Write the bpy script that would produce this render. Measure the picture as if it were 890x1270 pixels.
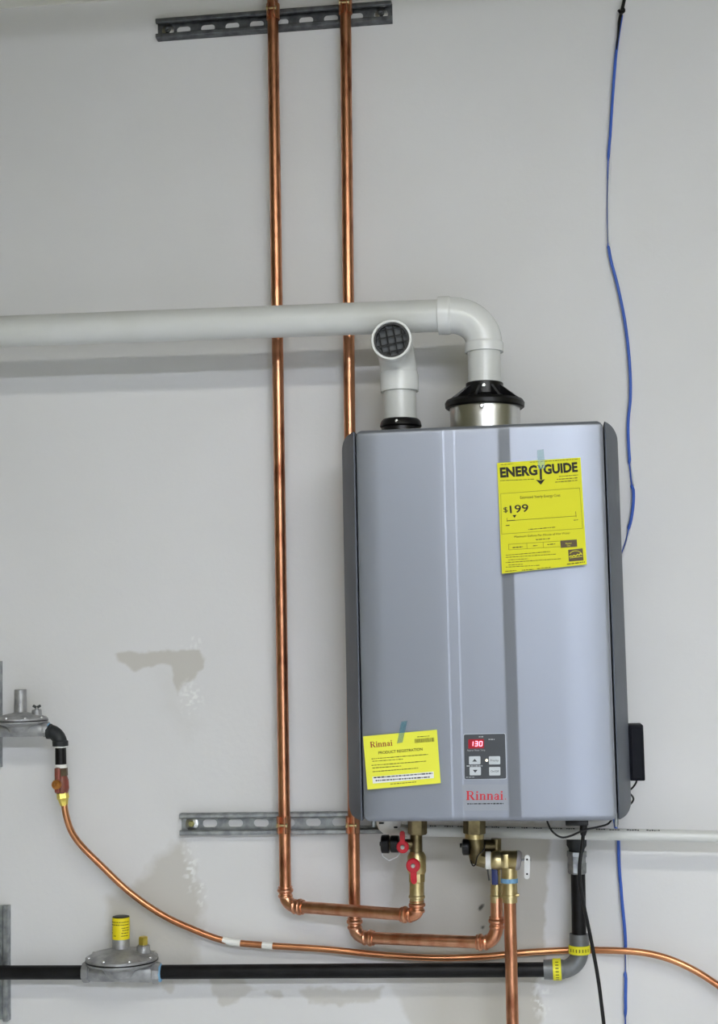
import bpy, bmesh, math, random
import numpy as np
from mathutils import Vector, Matrix, noise

random.seed(7)
for o in list(bpy.data.objects): bpy.data.objects.remove(o)
SC = bpy.context.scene
COL = SC.collection

# ------------------------------------------------------------------ camera
F, CX, CY = 1800.0, 445.0, 635.0              # focal length / centre in photo pixels (890 x 1270)
PITCH, YAW, ROLL = math.radians(5.35), math.radians(7.37), math.radians(-1.05)
CAM = Vector((0.0, -2.8, 1.55))
fwd = Vector((-math.sin(YAW)*math.cos(PITCH), math.cos(YAW)*math.cos(PITCH), math.sin(PITCH)))
rt0 = Vector((math.cos(YAW), math.sin(YAW), 0)); up0 = rt0.cross(fwd)
RT = rt0*math.cos(ROLL) + up0*math.sin(ROLL)
UP = -rt0*math.sin(ROLL) + up0*math.cos(ROLL)
cd = bpy.data.cameras.new('camera'); cam = bpy.data.objects.new('camera', cd); COL.objects.link(cam)
cd.sensor_fit = 'VERTICAL'; cd.sensor_height = 36.0; cd.lens = F/1270.0*36.0
cam.matrix_world = Matrix(((RT.x, UP.x, -fwd.x, CAM.x), (RT.y, UP.y, -fwd.y, CAM.y), (RT.z, UP.z, -fwd.z, CAM.z), (0, 0, 0, 1)))
SC.camera = cam

# ------------------------------------------------------------------ world, exposure
w = bpy.data.worlds.new('world'); SC.world = w; w.use_nodes = True
w.node_tree.nodes['Background'].inputs[0].default_value = (0.8, 0.85, 0.9, 1)
w.node_tree.nodes['Background'].inputs[1].default_value = 0.15
SC.view_settings.view_transform = 'Standard'; SC.view_settings.look = 'None'
SC.view_settings.gamma = 1.0; SC.view_settings.use_curve_mapping = False
SC.view_settings.exposure = 0.0
# (cx, cy, length in x, width in y, emission strength) of the fluorescent fixtures on the ceiling
LIGHTS = [(0.25, -2.15, 2.4, 0.16, 21.0, (252, 251, 240)), (0.95, -4.6, 2.4, 0.16, 136.0, (238, 243, 255))]
FILL_WINDOW = (0.6, 2.7, 0.1, 1.7, 3.4)       # added unseen window, glows to brighten heater: x0, x1, z0, z1, strength

# ------------------------------------------------------------------ helpers
def ray(px, py): return fwd + RT*((px-CX)/F) - UP*((py-CY)/F)
def P(px, py, d):
    """world point seen at photo pixel (px, py) that lies d metres in front of the wall"""
    r = ray(px, py); return CAM + r*((-d - CAM.y)/r.y)
def S(px, py, d):
    """metres per photo pixel there"""
    return ((-d - CAM.y)/ray(px, py).y)/F
def lin(c):
    return tuple(((x/255.0)/12.92 if x/255.0 <= 0.04045 else ((x/255.0+0.055)/1.055)**2.4) for x in c)

MATS = {}
def mat(name, rgb, rough=0.5, metal=0.0, coat=0.0, var=None, scale=8.0, bump=0.0, bscale=200.0, emit=None, alpha=1.0, spec=0.5, stretch=None, lo=0.35, hi=0.65):
    if name in MATS: return MATS[name]
    m = bpy.data.materials.new(name); m.use_nodes = True
    nt = m.node_tree; b = nt.nodes['Principled BSDF']
    c = lin(rgb)
    b.inputs['Base Color'].default_value = (*c, 1); b.inputs['Roughness'].default_value = rough
    b.inputs['Metallic'].default_value = metal; b.inputs['Coat Weight'].default_value = coat
    b.inputs['Coat Roughness'].default_value = 0.12
    b.inputs['Specular IOR Level'].default_value = spec
    b.inputs['Alpha'].default_value = alpha
    tc = nt.nodes.new('ShaderNodeTexCoord'); src = tc.outputs['Object']
    if stretch:
        mp = nt.nodes.new('ShaderNodeMapping'); mp.inputs['Scale'].default_value = stretch
        nt.links.new(src, mp.inputs['Vector']); src = mp.outputs['Vector']
    if var:
        n = nt.nodes.new('ShaderNodeTexNoise'); n.inputs['Scale'].default_value = scale; n.inputs['Detail'].default_value = 5
        nt.links.new(src, n.inputs['Vector'])
        r = nt.nodes.new('ShaderNodeValToRGB'); r.color_ramp.elements[0].position = lo; r.color_ramp.elements[1].position = hi
        r.color_ramp.elements[0].color = (*lin(var), 1); r.color_ramp.elements[1].color = (*c, 1)
        nt.links.new(n.outputs['Fac'], r.inputs['Fac']); nt.links.new(r.outputs['Color'], b.inputs['Base Color'])
        rr = nt.nodes.new('ShaderNodeMapRange'); rr.inputs['To Min'].default_value = min(1, rough+0.12); rr.inputs['To Max'].default_value = max(0.05, rough-0.06)
        nt.links.new(n.outputs['Fac'], rr.inputs['Value']); nt.links.new(rr.outputs['Result'], b.inputs['Roughness'])
    if bump:
        n2 = nt.nodes.new('ShaderNodeTexNoise'); n2.inputs['Scale'].default_value = bscale; n2.inputs['Detail'].default_value = 4
        nt.links.new(src, n2.inputs['Vector'])
        bp = nt.nodes.new('ShaderNodeBump'); bp.inputs['Strength'].default_value = bump; bp.inputs['Distance'].default_value = 0.002
        nt.links.new(n2.outputs['Fac'], bp.inputs['Height']); nt.links.new(bp.outputs['Normal'], b.inputs['Normal'])
    if emit:
        b.inputs['Emission Color'].default_value = (*lin(emit[0]), 1); b.inputs['Emission Strength'].default_value = emit[1]
    MATS[name] = m; return m

M_copper = mat('copper', (222, 166, 134), 0.30, 1.0, var=(196, 128, 94), scale=14, stretch=(3, 3, 1), lo=0.3, hi=0.6)
M_copper_old = mat('copper_tarnished', (208, 148, 114), 0.30, 1.0, var=(148, 94, 70), scale=16, stretch=(3, 3, 1), lo=0.32, hi=0.52)
M_copper_soft = mat('copper_soft_drawn', (216, 154, 110), 0.28, 1.0, var=(182, 120, 84), scale=10)
M_brass = mat('brass', (216, 200, 154), 0.34, 1.0, var=(190, 172, 124), scale=40)
M_brass_dark = mat('brass_dark', (136, 124, 92), 0.36, 1.0, var=(98, 88, 64), scale=40)
M_pvc = mat('pvc_white', (209, 211, 209), 0.34, 0.0, coat=0.1, var=(200, 202, 198), scale=5, lo=0.3, hi=0.5)
M_pvc_print = mat('pvc_print', (60, 60, 62), 0.6)
M_pvc_hub = mat('pvc_fitting', (220, 222, 221), 0.26, 0.0, coat=0.2)
M_galv = mat('galvanised_steel', (176, 180, 182), 0.42, 0.85, var=(138, 142, 146), scale=60)
M_galv_dark = mat('galvanised_steel_dark_shaded', (112, 115, 118), 0.45, 0.85, var=(82, 84, 87), scale=50)  # dark steel; on the upper strut it paints in the dimmer light there
M_cast = mat('cast_aluminium', (176, 177, 178), 0.45, 0.55, var=(144, 145, 147), scale=45, bump=0.25, bscale=260)
M_black = mat('black_plastic', (13, 13, 15), 0.34, 0.0, spec=0.35)
M_iron = mat('black_iron', (24, 24, 26), 0.42, 0.0, var=(9, 9, 10), scale=30, lo=0.35, hi=0.7, spec=0.25)
M_iron_cast = mat('black_malleable_iron', (46, 50, 52), 0.55, 0.3, var=(34, 36, 38), scale=40)
M_steel = mat('stainless_steel', (214, 214, 212), 0.3, 1.0)
M_screw = mat('screw_steel', (196, 196, 194), 0.28, 1.0)
M_press = mat('press_fitting_grey', (128, 131, 132), 0.40, 0.55, var=(112, 115, 117), scale=30)
M_yellow = mat('yellow_band', (232, 226, 38), 0.5)
M_yellow_lbl = mat('yellow_label', (236, 218, 20), 0.55)
M_blackink = mat('black_ink', (30, 28, 14), 0.7)
M_greyink = mat('olive_ink', (122, 118, 22), 0.7)
M_olive = mat('olive_ink_dark', (84, 80, 22), 0.7)
M_boxink = mat('brown_ink', (92, 78, 56), 0.7)
M_paper_e = mat('guide_paper', (219, 217, 34), 0.6, spec=0.3)
M_paper_r = mat('card_paper', (236, 236, 74), 0.6, spec=0.3)
M_white = mat('white_plastic', (232, 230, 226), 0.4)
M_paintwhite = mat('white_enamel', (222, 222, 218), 0.45)
M_red = mat('red_handle', (196, 22, 44), 0.32, 0.0, coat=0.3)
M_redlogo = mat('red_logo', (206, 32, 46), 0.45)
M_redprint = mat('red_print', (146, 26, 30), 0.6)
M_blue = mat('blue_jacket', (56, 94, 184), 0.38)
M_bluetape = mat('blue_sealant', (120, 168, 204), 0.6)
M_bluecap = mat('blue_handle', (30, 44, 104), 0.4)
M_wirewhite = mat('white_jacket', (214, 216, 220), 0.4)
M_tape = mat('teal_tape', (150, 206, 206), 0.25, alpha=0.2)
M_tapeg = mat('blue_tape', (70, 150, 170), 0.25, alpha=0.26)
M_silver = mat('silver_enamel', (146, 151, 162), 0.40, 0.65)
M_badge = mat('badge_plate', (150, 154, 163), 0.42, 0.45)
M_trim = mat('graphite_trim', (80, 86, 97), 0.45, 0.0, spec=0.35, var=(104, 110, 119), scale=7, lo=0.26, hi=0.42)
M_seam = mat('black_gasket', (14, 15, 18), 0.6)
M_ctrl = mat('control_face', (62, 66, 72), 0.4)
M_ctrledge = mat('control_bezel', (176, 182, 192), 0.4, 0.4)
M_button = mat('grey_button', (196, 202, 208), 0.45)
M_greyprint = mat('grey_print', (170, 174, 178), 0.6)
M_darkprint = mat('dark_print', (52, 56, 62), 0.6)
M_led_bg = mat('display_glass', (70, 0, 12), 0.3, emit=((190, 0, 40), 0.55))
M_led_dark = mat('display_frame', (34, 4, 10), 0.3)
M_led = mat('display_digits', (255, 120, 140), 0.4, emit=((255, 150, 170), 2.2))
M_lamp = mat('indicator_lamp', (255, 250, 230), 0.4, emit=((255, 246, 220), 1.5))
M_redbody = mat('red_painted_brass', (150, 70, 58), 0.45, 0.3, var=(116, 84, 70), scale=60)
M_greenbrass = mat('weathered_brass', (112, 106, 82), 0.5, 0.6, var=(92, 70, 60), scale=60)
M_mesh = mat('screen_black', (26, 27, 29), 0.5)
M_inside = mat('screen_mesh_grey', (92, 95, 97), 0.7)
M_tape_white = mat('ptfe_tape', (236, 236, 232), 0.7)
M_barc = mat('white_box', (238, 240, 236), 0.6)

ORG = {}
class MB:
    def __init__(s): s.v = []; s.f = []
    def add(s, vs, fs):
        n = len(s.v); s.v += [Vector(q) for q in vs]; s.f += [tuple(i+n for i in f) for f in fs]; return s
    def ring_sweep(s, rings, caps=True, closed=False):
        n = len(rings[0]); vs = [p for r in rings for p in r]; fs = []
        m = len(rings)
        for i in range(m if closed else m-1):
            j = (i+1) % m
            for k in range(n):
                l = (k+1) % n
                fs.append((i*n+k, i*n+l, j*n+l, j*n+k))
        if caps and not closed:
            fs.append(tuple(range(n-1, -1, -1))); fs.append(tuple((m-1)*n+k for k in range(n)))
        return s.add(vs, fs)
    def tube(s, pts, r, seg=16, caps=True):
        pts = [Vector(p) for p in pts]; rs = r if isinstance(r, (list, tuple)) else [r]*len(pts)
        t0 = (pts[1]-pts[0]).normalized()
        a = Vector((0, -1, 0)) if abs(t0.y) < 0.8 else Vector((1, 0, 0))
        a = (a - t0*a.dot(t0)).normalized(); rings = []
        for i, p in enumerate(pts):
            if i == 0: t = t0
            elif i == len(pts)-1: t = (pts[i]-pts[i-1]).normalized()
            else: t = ((pts[i+1]-pts[i]).normalized() + (pts[i]-pts[i-1]).normalized()).normalized()
            a = (a - t*a.dot(t)).normalized(); b = t.cross(a)
            rings.append([p + (a*math.cos(2*math.pi*k/seg) + b*math.sin(2*math.pi*k/seg))*rs[i] for k in range(seg)])
        return s.ring_sweep(rings, caps)
    def lathe(s, o, ax, prof, seg=24, caps=True, phase=0.0):
        """prof: (distance along the axis, radius)"""
        ax = Vector(ax).normalized(); o = Vector(o)
        a = Vector((0, -1, 0)) if abs(ax.y) < 0.8 else Vector((1, 0, 0))
        a = (a - ax*a.dot(ax)).normalized(); b = ax.cross(a)
        rings = [[o + ax*h + (a*math.cos(2*math.pi*k/seg+phase) + b*math.sin(2*math.pi*k/seg+phase))*r for k in range(seg)] for h, r in prof]
        return s.ring_sweep(rings, caps)
    def rbox(s, c, size, r=0.0, seg=2, M=None):
        bm = bmesh.new(); bmesh.ops.create_cube(bm, size=1.0)
        for v in bm.verts: v.co = Vector((v.co.x*size[0], v.co.y*size[1], v.co.z*size[2]))
        if r > 0: bmesh.ops.bevel(bm, geom=list(bm.edges), offset=r, segments=seg, profile=0.5, affect='EDGES')
        bm.verts.index_update()
        M = M or Matrix.Identity(3); c = Vector(c)
        s.add([c + M @ v.co for v in bm.verts], [tuple(v.index for v in f.verts) for f in bm.faces]); bm.free(); return s
    def prism(s, front, back):
        n = len(front)
        return s.add(list(front)+list(back), [tuple(range(n)), tuple(range(2*n-1, n-1, -1))] + [(k, k+n, (k+1) % n+n, (k+1) % n) for k in range(n)])
    def build(s, name, m, parent=None, kind=None, smooth=35, label=None):
        me = bpy.data.meshes.new(name)
        if parent is None:
            lo = Vector((min(v.x for v in s.v), min(v.y for v in s.v), min(v.z for v in s.v)))
            hi = Vector((max(v.x for v in s.v), max(v.y for v in s.v), max(v.z for v in s.v)))
            org = Vector(((lo.x+hi.x)/2, (lo.y+hi.y)/2, lo.z))
        else: org = ORG[parent.name]
        me.from_pydata([tuple(v-org) for v in s.v], [], s.f)
        bm = bmesh.new(); bm.from_mesh(me); bmesh.ops.recalc_face_normals(bm, faces=bm.faces); bm.to_mesh(me); bm.free()
        if smooth:
            me.polygons.foreach_set('use_smooth', [True]*len(me.polygons)); me.set_sharp_from_angle(angle=math.radians(smooth))
        me.materials.append(m)
        o = bpy.data.objects.new(name, me); COL.objects.link(o)
        if parent is None: o.location = org
        else: o.parent = parent
        ORG[o.name] = org
        if kind: o['kind'] = kind
        if label: o['label'] = label
        return o
def tag(o, label, cat, group=None):
    o['label'] = label; o['category'] = cat
    if group: o['group'] = group
    return o
def thing(name, label, cat, loc, group=None):
    o = bpy.data.objects.new(name, None); COL.objects.link(o); o.location = loc; o.empty_display_size = 0.03
    ORG[o.name] = Vector(loc); return tag(o, label, cat, group)

def arc(p0, corner, p1, n=10):
    """circular-looking fillet from p0 to p1 round the corner"""
    p0, c, p1 = Vector(p0), Vector(corner), Vector(p1); out = []
    k = 0.5523
    a, b = p0 + (c-p0)*k, p1 + (c-p1)*k
    for i in range(n+1):
        t = i/n; out.append(p0*(1-t)**3 + a*3*t*(1-t)**2 + b*3*t*t*(1-t) + p1*t**3)
    return out
def spline(pts, n=8):
    pts = [Vector(p) for p in pts]; out = []
    for i in range(len(pts)-1):
        p0 = pts[max(i-1, 0)]; p1 = pts[i]; p2 = pts[i+1]; p3 = pts[min(i+2, len(pts)-1)]
        for j in range(n):
            t = j/n
            out.append(0.5*((2*p1) + (p2-p0)*t + (2*p0-5*p1+4*p2-p3)*t*t + (3*p1-p0-3*p2+p3)*t**3))
    out.append(pts[-1]); return out
def lathe_px(prof, d, seg=24, phase=0.0, mb=None):
    """prof: (px, py, radius in px) along a nearly straight axis at depth d"""
    mb = mb or MB(); a = P(prof[0][0], prof[0][1], d); b = P(prof[-1][0], prof[-1][1], d); ax = (b-a).normalized()
    sc = S(prof[0][0], prof[0][1], d)
    return mb.lathe(a, ax, [((P(x, y, d)-a).dot(ax), r*sc) for x, y, r in prof], seg, True, phase)

# text in photo pixel space, laid on a real surface
_tc = {}
def glyphs(s, bold=0.0):
    key = (s, bold)
    if key in _tc: return _tc[key]
    cu = bpy.data.curves.new('t', 'FONT'); cu.body = s; cu.size = 1.0; cu.resolution_u = 3; cu.offset = bold; cu.dimensions = '2D'; cu.fill_mode = 'FRONT'
    ob = bpy.data.objects.new('t', cu); COL.objects.link(ob)
    dg = bpy.context.evaluated_depsgraph_get(); me = ob.evaluated_get(dg).to_mesh()
    vs = [(v.co.x, v.co.y) for v in me.vertices]; fs = [tuple(p.vertices) for p in me.polygons]
    ob.evaluated_get(dg).to_mesh_clear(); bpy.data.objects.remove(ob); bpy.data.curves.remove(cu)
    x0 = min(v[0] for v in vs); x1 = max(v[0] for v in vs)
    vs = [((x-x0)/(x1-x0), y) for x, y in vs]
    _tc[key] = (vs, fs); return vs, fs
def flat(mb, geo, p0, p1, h, surf, lift):
    """geo: verts with x 0..1 along p0-p1, y in units of h (pixels)"""
    vs, fs = geo; dx, dy = p1[0]-p0[0], p1[1]-p0[1]; L = math.hypot(dx, dy); nx, ny = dy/L, -dx/L
    mb.add([surf(p0[0]+dx*x+nx*y*h, p0[1]+dy*x+ny*y*h, lift) for x, y in vs], fs); return mb
def text(mb, s, p0, p1, h, surf, lift=0.0006, bold=0.0):
    vs, fs = glyphs(s, bold); top = max(y for _, y in vs)
    return flat(mb, ([(x, y/top) for x, y in vs], fs), p0, p1, h, surf, lift)
def bar(mb, p0, p1, h, surf, lift=0.0006):
    return flat(mb, ([(0, -.5), (1, -.5), (1, .5), (0, .5)], [(0, 1, 2, 3)]), p0, p1, h, surf, lift)
def poly(mb, pts, surf, lift=0.0006):
    return mb.add([surf(x, y, lift) for x, y in pts], [tuple(range(len(pts)))])
def scribble(mb, p0, p1, h, surf, lift=0.0006, seed=1):
    """a line of print too small to read: word-long strokes"""
    rnd = random.Random(seed); L = math.hypot(p1[0]-p0[0], p1[1]-p0[1]); t = 0.0
    while t < L:
        w_ = min(rnd.uniform(1.2, 5.0), L-t); a = t/L; b = (t+w_)/L
        q = lambda u: (p0[0]+(p1[0]-p0[0])*u, p0[1]+(p1[1]-p0[1])*u)
        bar(mb, q(a), q(b), h*rnd.uniform(.7, 1.0), surf, lift); t += w_ + 0.8
    return mb
def logo(mb, p0, p1, h, surf, lift=0.0007):
    """the maker's serif wordmark, drawn glyph by glyph (x advance, shapes in units of cap height)"""
    polys = []; x = 0.0
    def rect(a, b, c, d): polys.append([(x+a, c), (x+b, c), (x+b, d), (x+a, d)])
    def band(cx, cy, ro, ri, a0, a1, sx=1.0, n=12):
        for i in range(n):
            u, v = math.radians(a0+(a1-a0)*i/n), math.radians(a0+(a1-a0)*(i+1)/n)
            polys.append([(x+cx+math.cos(u)*ro*sx, cy+math.sin(u)*ro), (x+cx+math.cos(v)*ro*sx, cy+math.sin(v)*ro), (x+cx+math.cos(v)*ri*sx*.8, cy+math.sin(v)*ri), (x+cx+math.cos(u)*ri*sx*.8, cy+math.sin(u)*ri)])
    # R
    rect(.08, .28, 0, 1); rect(0, .38, 0, .07); rect(0, .45, .93, 1); rect(.28, .45, .46, .53)
    band(.43, .73, .27, .18, -90, 90, 1.15); polys.append([(x+.36, .48), (x+.56, .48), (x+.84, .07), (x+.84, 0), (x+.66, 0)]); rect(.66, .92, 0, .07)
    x += .96
    def i_():
        nonlocal x
        rect(.08, .25, 0, .68); rect(0, .33, 0, .06); rect(0, .2, .62, .68)
        n = 12; polys.append([(x+.165+.1*math.cos(2*math.pi*k/n), .88+.1*math.sin(2*math.pi*k/n)) for k in range(n)])
        x += .38
    def n_():
        nonlocal x
        rect(.08, .25, 0, .68); rect(0, .33, 0, .06); rect(0, .2, .62, .68)
        rect(.46, .63, 0, .48); rect(.38, .71, 0, .06); band(.42, .46, .22, .12, 0, 150, .95)
        x += .76
    i_(); n_(); n_()
    # a
    rect(.34, .51, .02, .48); band(.28, .46, .22, .13, 0, 165, 1.05); rect(.44, .6, 0, .06); band(.24, .2, .2, .1, 60, 320, 1.0); rect(.24, .4, .34, .41); rect(.22, .36, 0, .07)
    x += .64
    i_()
    W = x; vs = []; fs = []
    for pl in polys:
        n0 = len(vs); vs += [(a/W, b) for a, b in pl]; fs.append(tuple(range(n0, n0+len(pl))))
    return flat(mb, (vs, fs), p0, p1, h, surf, lift)

# ------------------------------------------------------------------ the room
CEIL = P(60, -6, 0).z
XL, XR, YB = -3.4, 2.8, -6.2
def polygon_sd(X, Y, pts):
    """signed distance (negative inside) of pixel grids to a polygon"""
    d = np.full(X.shape, 1e9); s_ = np.ones(X.shape)
    n = len(pts)
    for i in range(n):
        (ax, ay), (bx, by) = pts[i], pts[(i+1) % n]
        ex, ey = bx-ax, by-ay; wx, wy = X-ax, Y-ay
        t = np.clip((wx*ex+wy*ey)/(ex*ex+ey*ey), 0, 1); d = np.minimum(d, np.hypot(wx-t*ex, wy-t*ey))
        c = ((ay > Y) != (by > Y)) & (X < (bx-ax)*(Y-ay)/((by-ay) if by != ay else 1e-9)+ax); s_ = np.where(c, -s_, s_)
    return d*s_
def build_wall():
    a = P(90, 1000, 0).x; b = P(735, 1000, 0).x; z0 = P(400, 1285, 0).z; z1 = P(400, 780, 0).z
    xs = np.concatenate([[XL], np.arange(a, b, 0.0027), [XR]])
    zs = np.concatenate([[0.0], np.arange(z0, z1, 0.0027), [CEIL+0.4]])
    nx, nz = len(xs), len(zs)
    GX, GZ = np.meshgrid(xs, zs)
    # photo pixel of every wall vertex, used only to place the patches of filler and bare plaster with some pipe shadow
    rel = np.stack([GX-CAM.x, np.full(GX.shape, -CAM.y), GZ-CAM.z], -1)
    zc = rel@np.array(fwd); U = CX+F*(rel@np.array(RT))/zc; V = CY-F*(rel@np.array(UP))/zc
    N1 = np.zeros(GX.shape); N3 = np.zeros(GX.shape)
    for j in range(nz):
        for i in range(nx):
            p = Vector((xs[i]*38, zs[j]*38, 0)); N1[j, i] = noise.fractal(p, 1.0, 2.0, 4)
            N3[j, i] = noise.noise(p*3.6+Vector((7, 3, 1)))
    def soft(sd, wid): return np.clip(0.5-sd/wid, 0, 1)
    tone = np.zeros(GX.shape)
    p1 = [(139, 809), (190, 808), (246, 806), (252, 814), (252, 828), (241, 841), (226, 850), (220, 866), (216, 846), (211, 826), (194, 823), (166, 832), (152, 822)]
    tone = np.maximum(tone, 0.85*soft(polygon_sd(U, V, p1)+N1*3.5, 3))
    p1b = [(200, 830), (215, 828), (224, 870), (246, 900), (232, 915), (205, 880)]
    tone = np.maximum(tone, 0.18*soft(polygon_sd(U, V, p1b)+N1*6, 24))
    p2 = [(226, 1041), (236, 1070), (248, 1100), (251, 1125), (246, 1165), (243, 1215), (140, 1222), (138, 1170), (133, 1112), (168, 1098), (200, 1060)]
    tone = np.maximum(tone, 0.8*soft(polygon_sd(U, V, p2)+N1*5, 14))
    p3 = [(262, 1212), (300, 1214), (318, 1228), (298, 1240), (275, 1246), (264, 1235)]  # plaster patches with some of the gas pipe's shadow painted in
    for q in (p3, [(330, 1230), (348, 1228), (352, 1236), (338, 1240)], [(366, 1226), (420, 1228), (474, 1224), (470, 1238), (420, 1247), (384, 1244)], [(196, 1214), (215, 1214), (214, 1232), (198, 1228)]):
        tone = np.maximum(tone, 0.7*soft(polygon_sd(U, V, q)+N1*6, 4))
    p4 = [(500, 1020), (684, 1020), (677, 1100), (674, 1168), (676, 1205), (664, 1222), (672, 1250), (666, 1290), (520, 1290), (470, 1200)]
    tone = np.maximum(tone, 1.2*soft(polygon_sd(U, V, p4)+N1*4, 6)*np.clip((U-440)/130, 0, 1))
    # rough white spatter left by the roller
    spat = np.zeros(GX.shape)
    for c in ((237, 866, 15, 22), (238, 797, 15, 8), (236, 1070, 10, 34), (250, 1108, 7, 18), (672, 1238, 12, 24)):
        m_ = np.clip(1.3-np.hypot((U-c[0])/c[2], (V-c[1])/c[3]), 0, 1); spat = np.maximum(spat, m_*np.clip((N3+np.roll(N1, 11, 0)*.5-0.08)*6, 0, 1))
    dark = np.zeros(GX.shape)
    for c in ((596, 1126, 4.2), (599, 1150, 3.8), (157, 917, 2.2), (187, 992, 1.6)):
        dark = np.maximum(dark, np.clip((c[2]-np.hypot((U-c[0])*1.2+(V-c[1])*.35, V-c[1])+N1*3)*.6, 0, 1)*(1.0 if c[0] > 500 else .3))
    vs = [(xs[i]-0.0, 0.0, zs[j]) for j in range(nz) for i in range(nx)]
    fs = [(j*nx+i, j*nx+i+1, (j+1)*nx+i+1, (j+1)*nx+i) for j in range(nz-1) for i in range(nx-1)]
    n0 = len(vs)
    vs += [(XL, 0.15, 0), (XR, 0.15, 0), (XR, 0.15, CEIL+.4), (XL, 0.15, CEIL+.4)]
    fs += [(n0+3, n0+2, n0+1, n0)]
    me = bpy.data.meshes.new('wall_back'); me.from_pydata(vs, [], fs)
    at = me.attributes.new('paint', 'FLOAT_COLOR', 'POINT')
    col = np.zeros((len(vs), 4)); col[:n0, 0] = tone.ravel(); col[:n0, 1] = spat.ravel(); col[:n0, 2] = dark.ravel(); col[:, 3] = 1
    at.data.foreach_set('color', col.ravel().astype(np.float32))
    m = bpy.data.materials.new('painted_drywall'); m.use_nodes = True; nt = m.node_tree; b_ = nt.nodes['Principled BSDF']; b_.inputs['Roughness'].default_value = 0.62
    b_.inputs['Specular IOR Level'].default_value = 0.3
    A = nt.nodes.new('ShaderNodeAttribute'); A.attribute_name = 'paint'
    sp = nt.nodes.new('ShaderNodeSeparateColor'); nt.links.new(A.outputs['Color'], sp.inputs[0])
    tc = nt.nodes.new('ShaderNodeTexCoord')
    n1 = nt.nodes.new('ShaderNodeTexNoise'); n1.inputs['Scale'].default_value = 2.2; n1.inputs['Detail'].default_value = 5; nt.links.new(tc.outputs['Object'], n1.inputs['Vector'])
    r = nt.nodes.new('ShaderNodeValToRGB'); r.color_ramp.elements[0].position = 0.3; r.color_ramp.elements[1].position = 0.7
    r.color_ramp.elements[0].color = (*lin((214, 214, 214)), 1); r.color_ramp.elements[1].color = (*lin((220, 220, 221)), 1); nt.links.new(n1.outputs['Fac'], r.inputs['Fac'])
    last = r.outputs['Color']
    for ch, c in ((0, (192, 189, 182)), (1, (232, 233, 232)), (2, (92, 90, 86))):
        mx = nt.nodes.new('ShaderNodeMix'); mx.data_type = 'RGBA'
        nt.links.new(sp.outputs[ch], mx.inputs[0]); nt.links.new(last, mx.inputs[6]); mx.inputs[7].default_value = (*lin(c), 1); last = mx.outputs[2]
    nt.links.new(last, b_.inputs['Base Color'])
    n2 = nt.nodes.new('ShaderNodeTexNoise'); n2.inputs['Scale'].default_value = 90; n2.inputs['Detail'].default_value = 4; nt.links.new(tc.outputs['Object'], n2.inputs['Vector'])
    mm = nt.nodes.new('ShaderNodeMath'); mm.operation = 'MULTIPLY_ADD'; nt.links.new(sp.outputs[1], mm.inputs[0]); mm.inputs[1].default_value = 1.4; nt.links.new(n2.outputs['Fac'], mm.inputs[2])
    bp = nt.nodes.new('ShaderNodeBump'); bp.inputs['Strength'].default_value = 0.16; bp.inputs['Distance'].default_value = 0.002; nt.links.new(mm.outputs[0], bp.inputs['Height']); nt.links.new(bp.outputs['Normal'], b_.inputs['Normal'])
    me.materials.append(m)
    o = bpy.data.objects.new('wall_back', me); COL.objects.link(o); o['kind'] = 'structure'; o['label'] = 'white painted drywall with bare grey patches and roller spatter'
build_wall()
M_wallp = mat('plain_wall_paint', (136, 131, 96), 0.7)
M_floor = mat('grey_concrete', (226, 228, 232), 0.6, var=(214, 216, 220), scale=3)
M_ceil = mat('ceiling_tile', (104, 99, 70), 0.8, bump=0.3, bscale=120)
def sbox(name, lo, hi, m, label):
    o = MB().rbox([(a+b)/2 for a, b in zip(lo, hi)], [b-a for a, b in zip(lo, hi)]).build(name, m, kind='structure', smooth=0); o['label'] = label; return o
sbox('floor', (XL, YB, -0.1), (XR, 0.15, 0), M_floor, 'grey concrete floor of the utility room')
sbox('wall_left', (XL-.1, YB, 0), (XL, 0.15, CEIL+.4), M_wallp, 'plain tan wall left of the frame')
sbox('wall_right', (XR, YB, 0), (XR+.1, 0.15, CEIL+.4), M_wallp, 'plain tan wall right of the frame')
sbox('wall_front', (XL, YB-.1, 0), (XR, YB, CEIL+.4), M_wallp, 'plain tan wall behind the viewer')
sbox('ceiling', (XL, YB, CEIL+.003), (XR, 0, CEIL+.02), M_ceil, 'white suspended ceiling tiles')
tz = (P(0, 12, 0).z + P(150, 0, 0).z)/2
sbox('trim_1', (XL, -0.006, tz), (XR, -0.0005, CEIL+.002), M_paintwhite, 'white wall angle under the ceiling edge')
for cx, cy, L, W, E, LC in LIGHTS:
    t = thing('ceiling_light', 'long white fluorescent ceiling fixture out of view, ' + ('nearest the pipe wall' if cy > -3 else 'farther from the pipe wall'), 'light', (cx, cy, CEIL-.06), 'fluorescent ceiling fixtures')
    MB().rbox((cx, cy, CEIL-.022), (L+.06, W+.05, .045), .006).build('housing', M_paintwhite, t)
    MB().rbox((cx, cy, CEIL-.058), (L, W, .026), .008).build('diffuser', mat('fluorescent_%d' % int(E), (250, 250, 246), 0.5, emit=(LC, E)), t)

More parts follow.
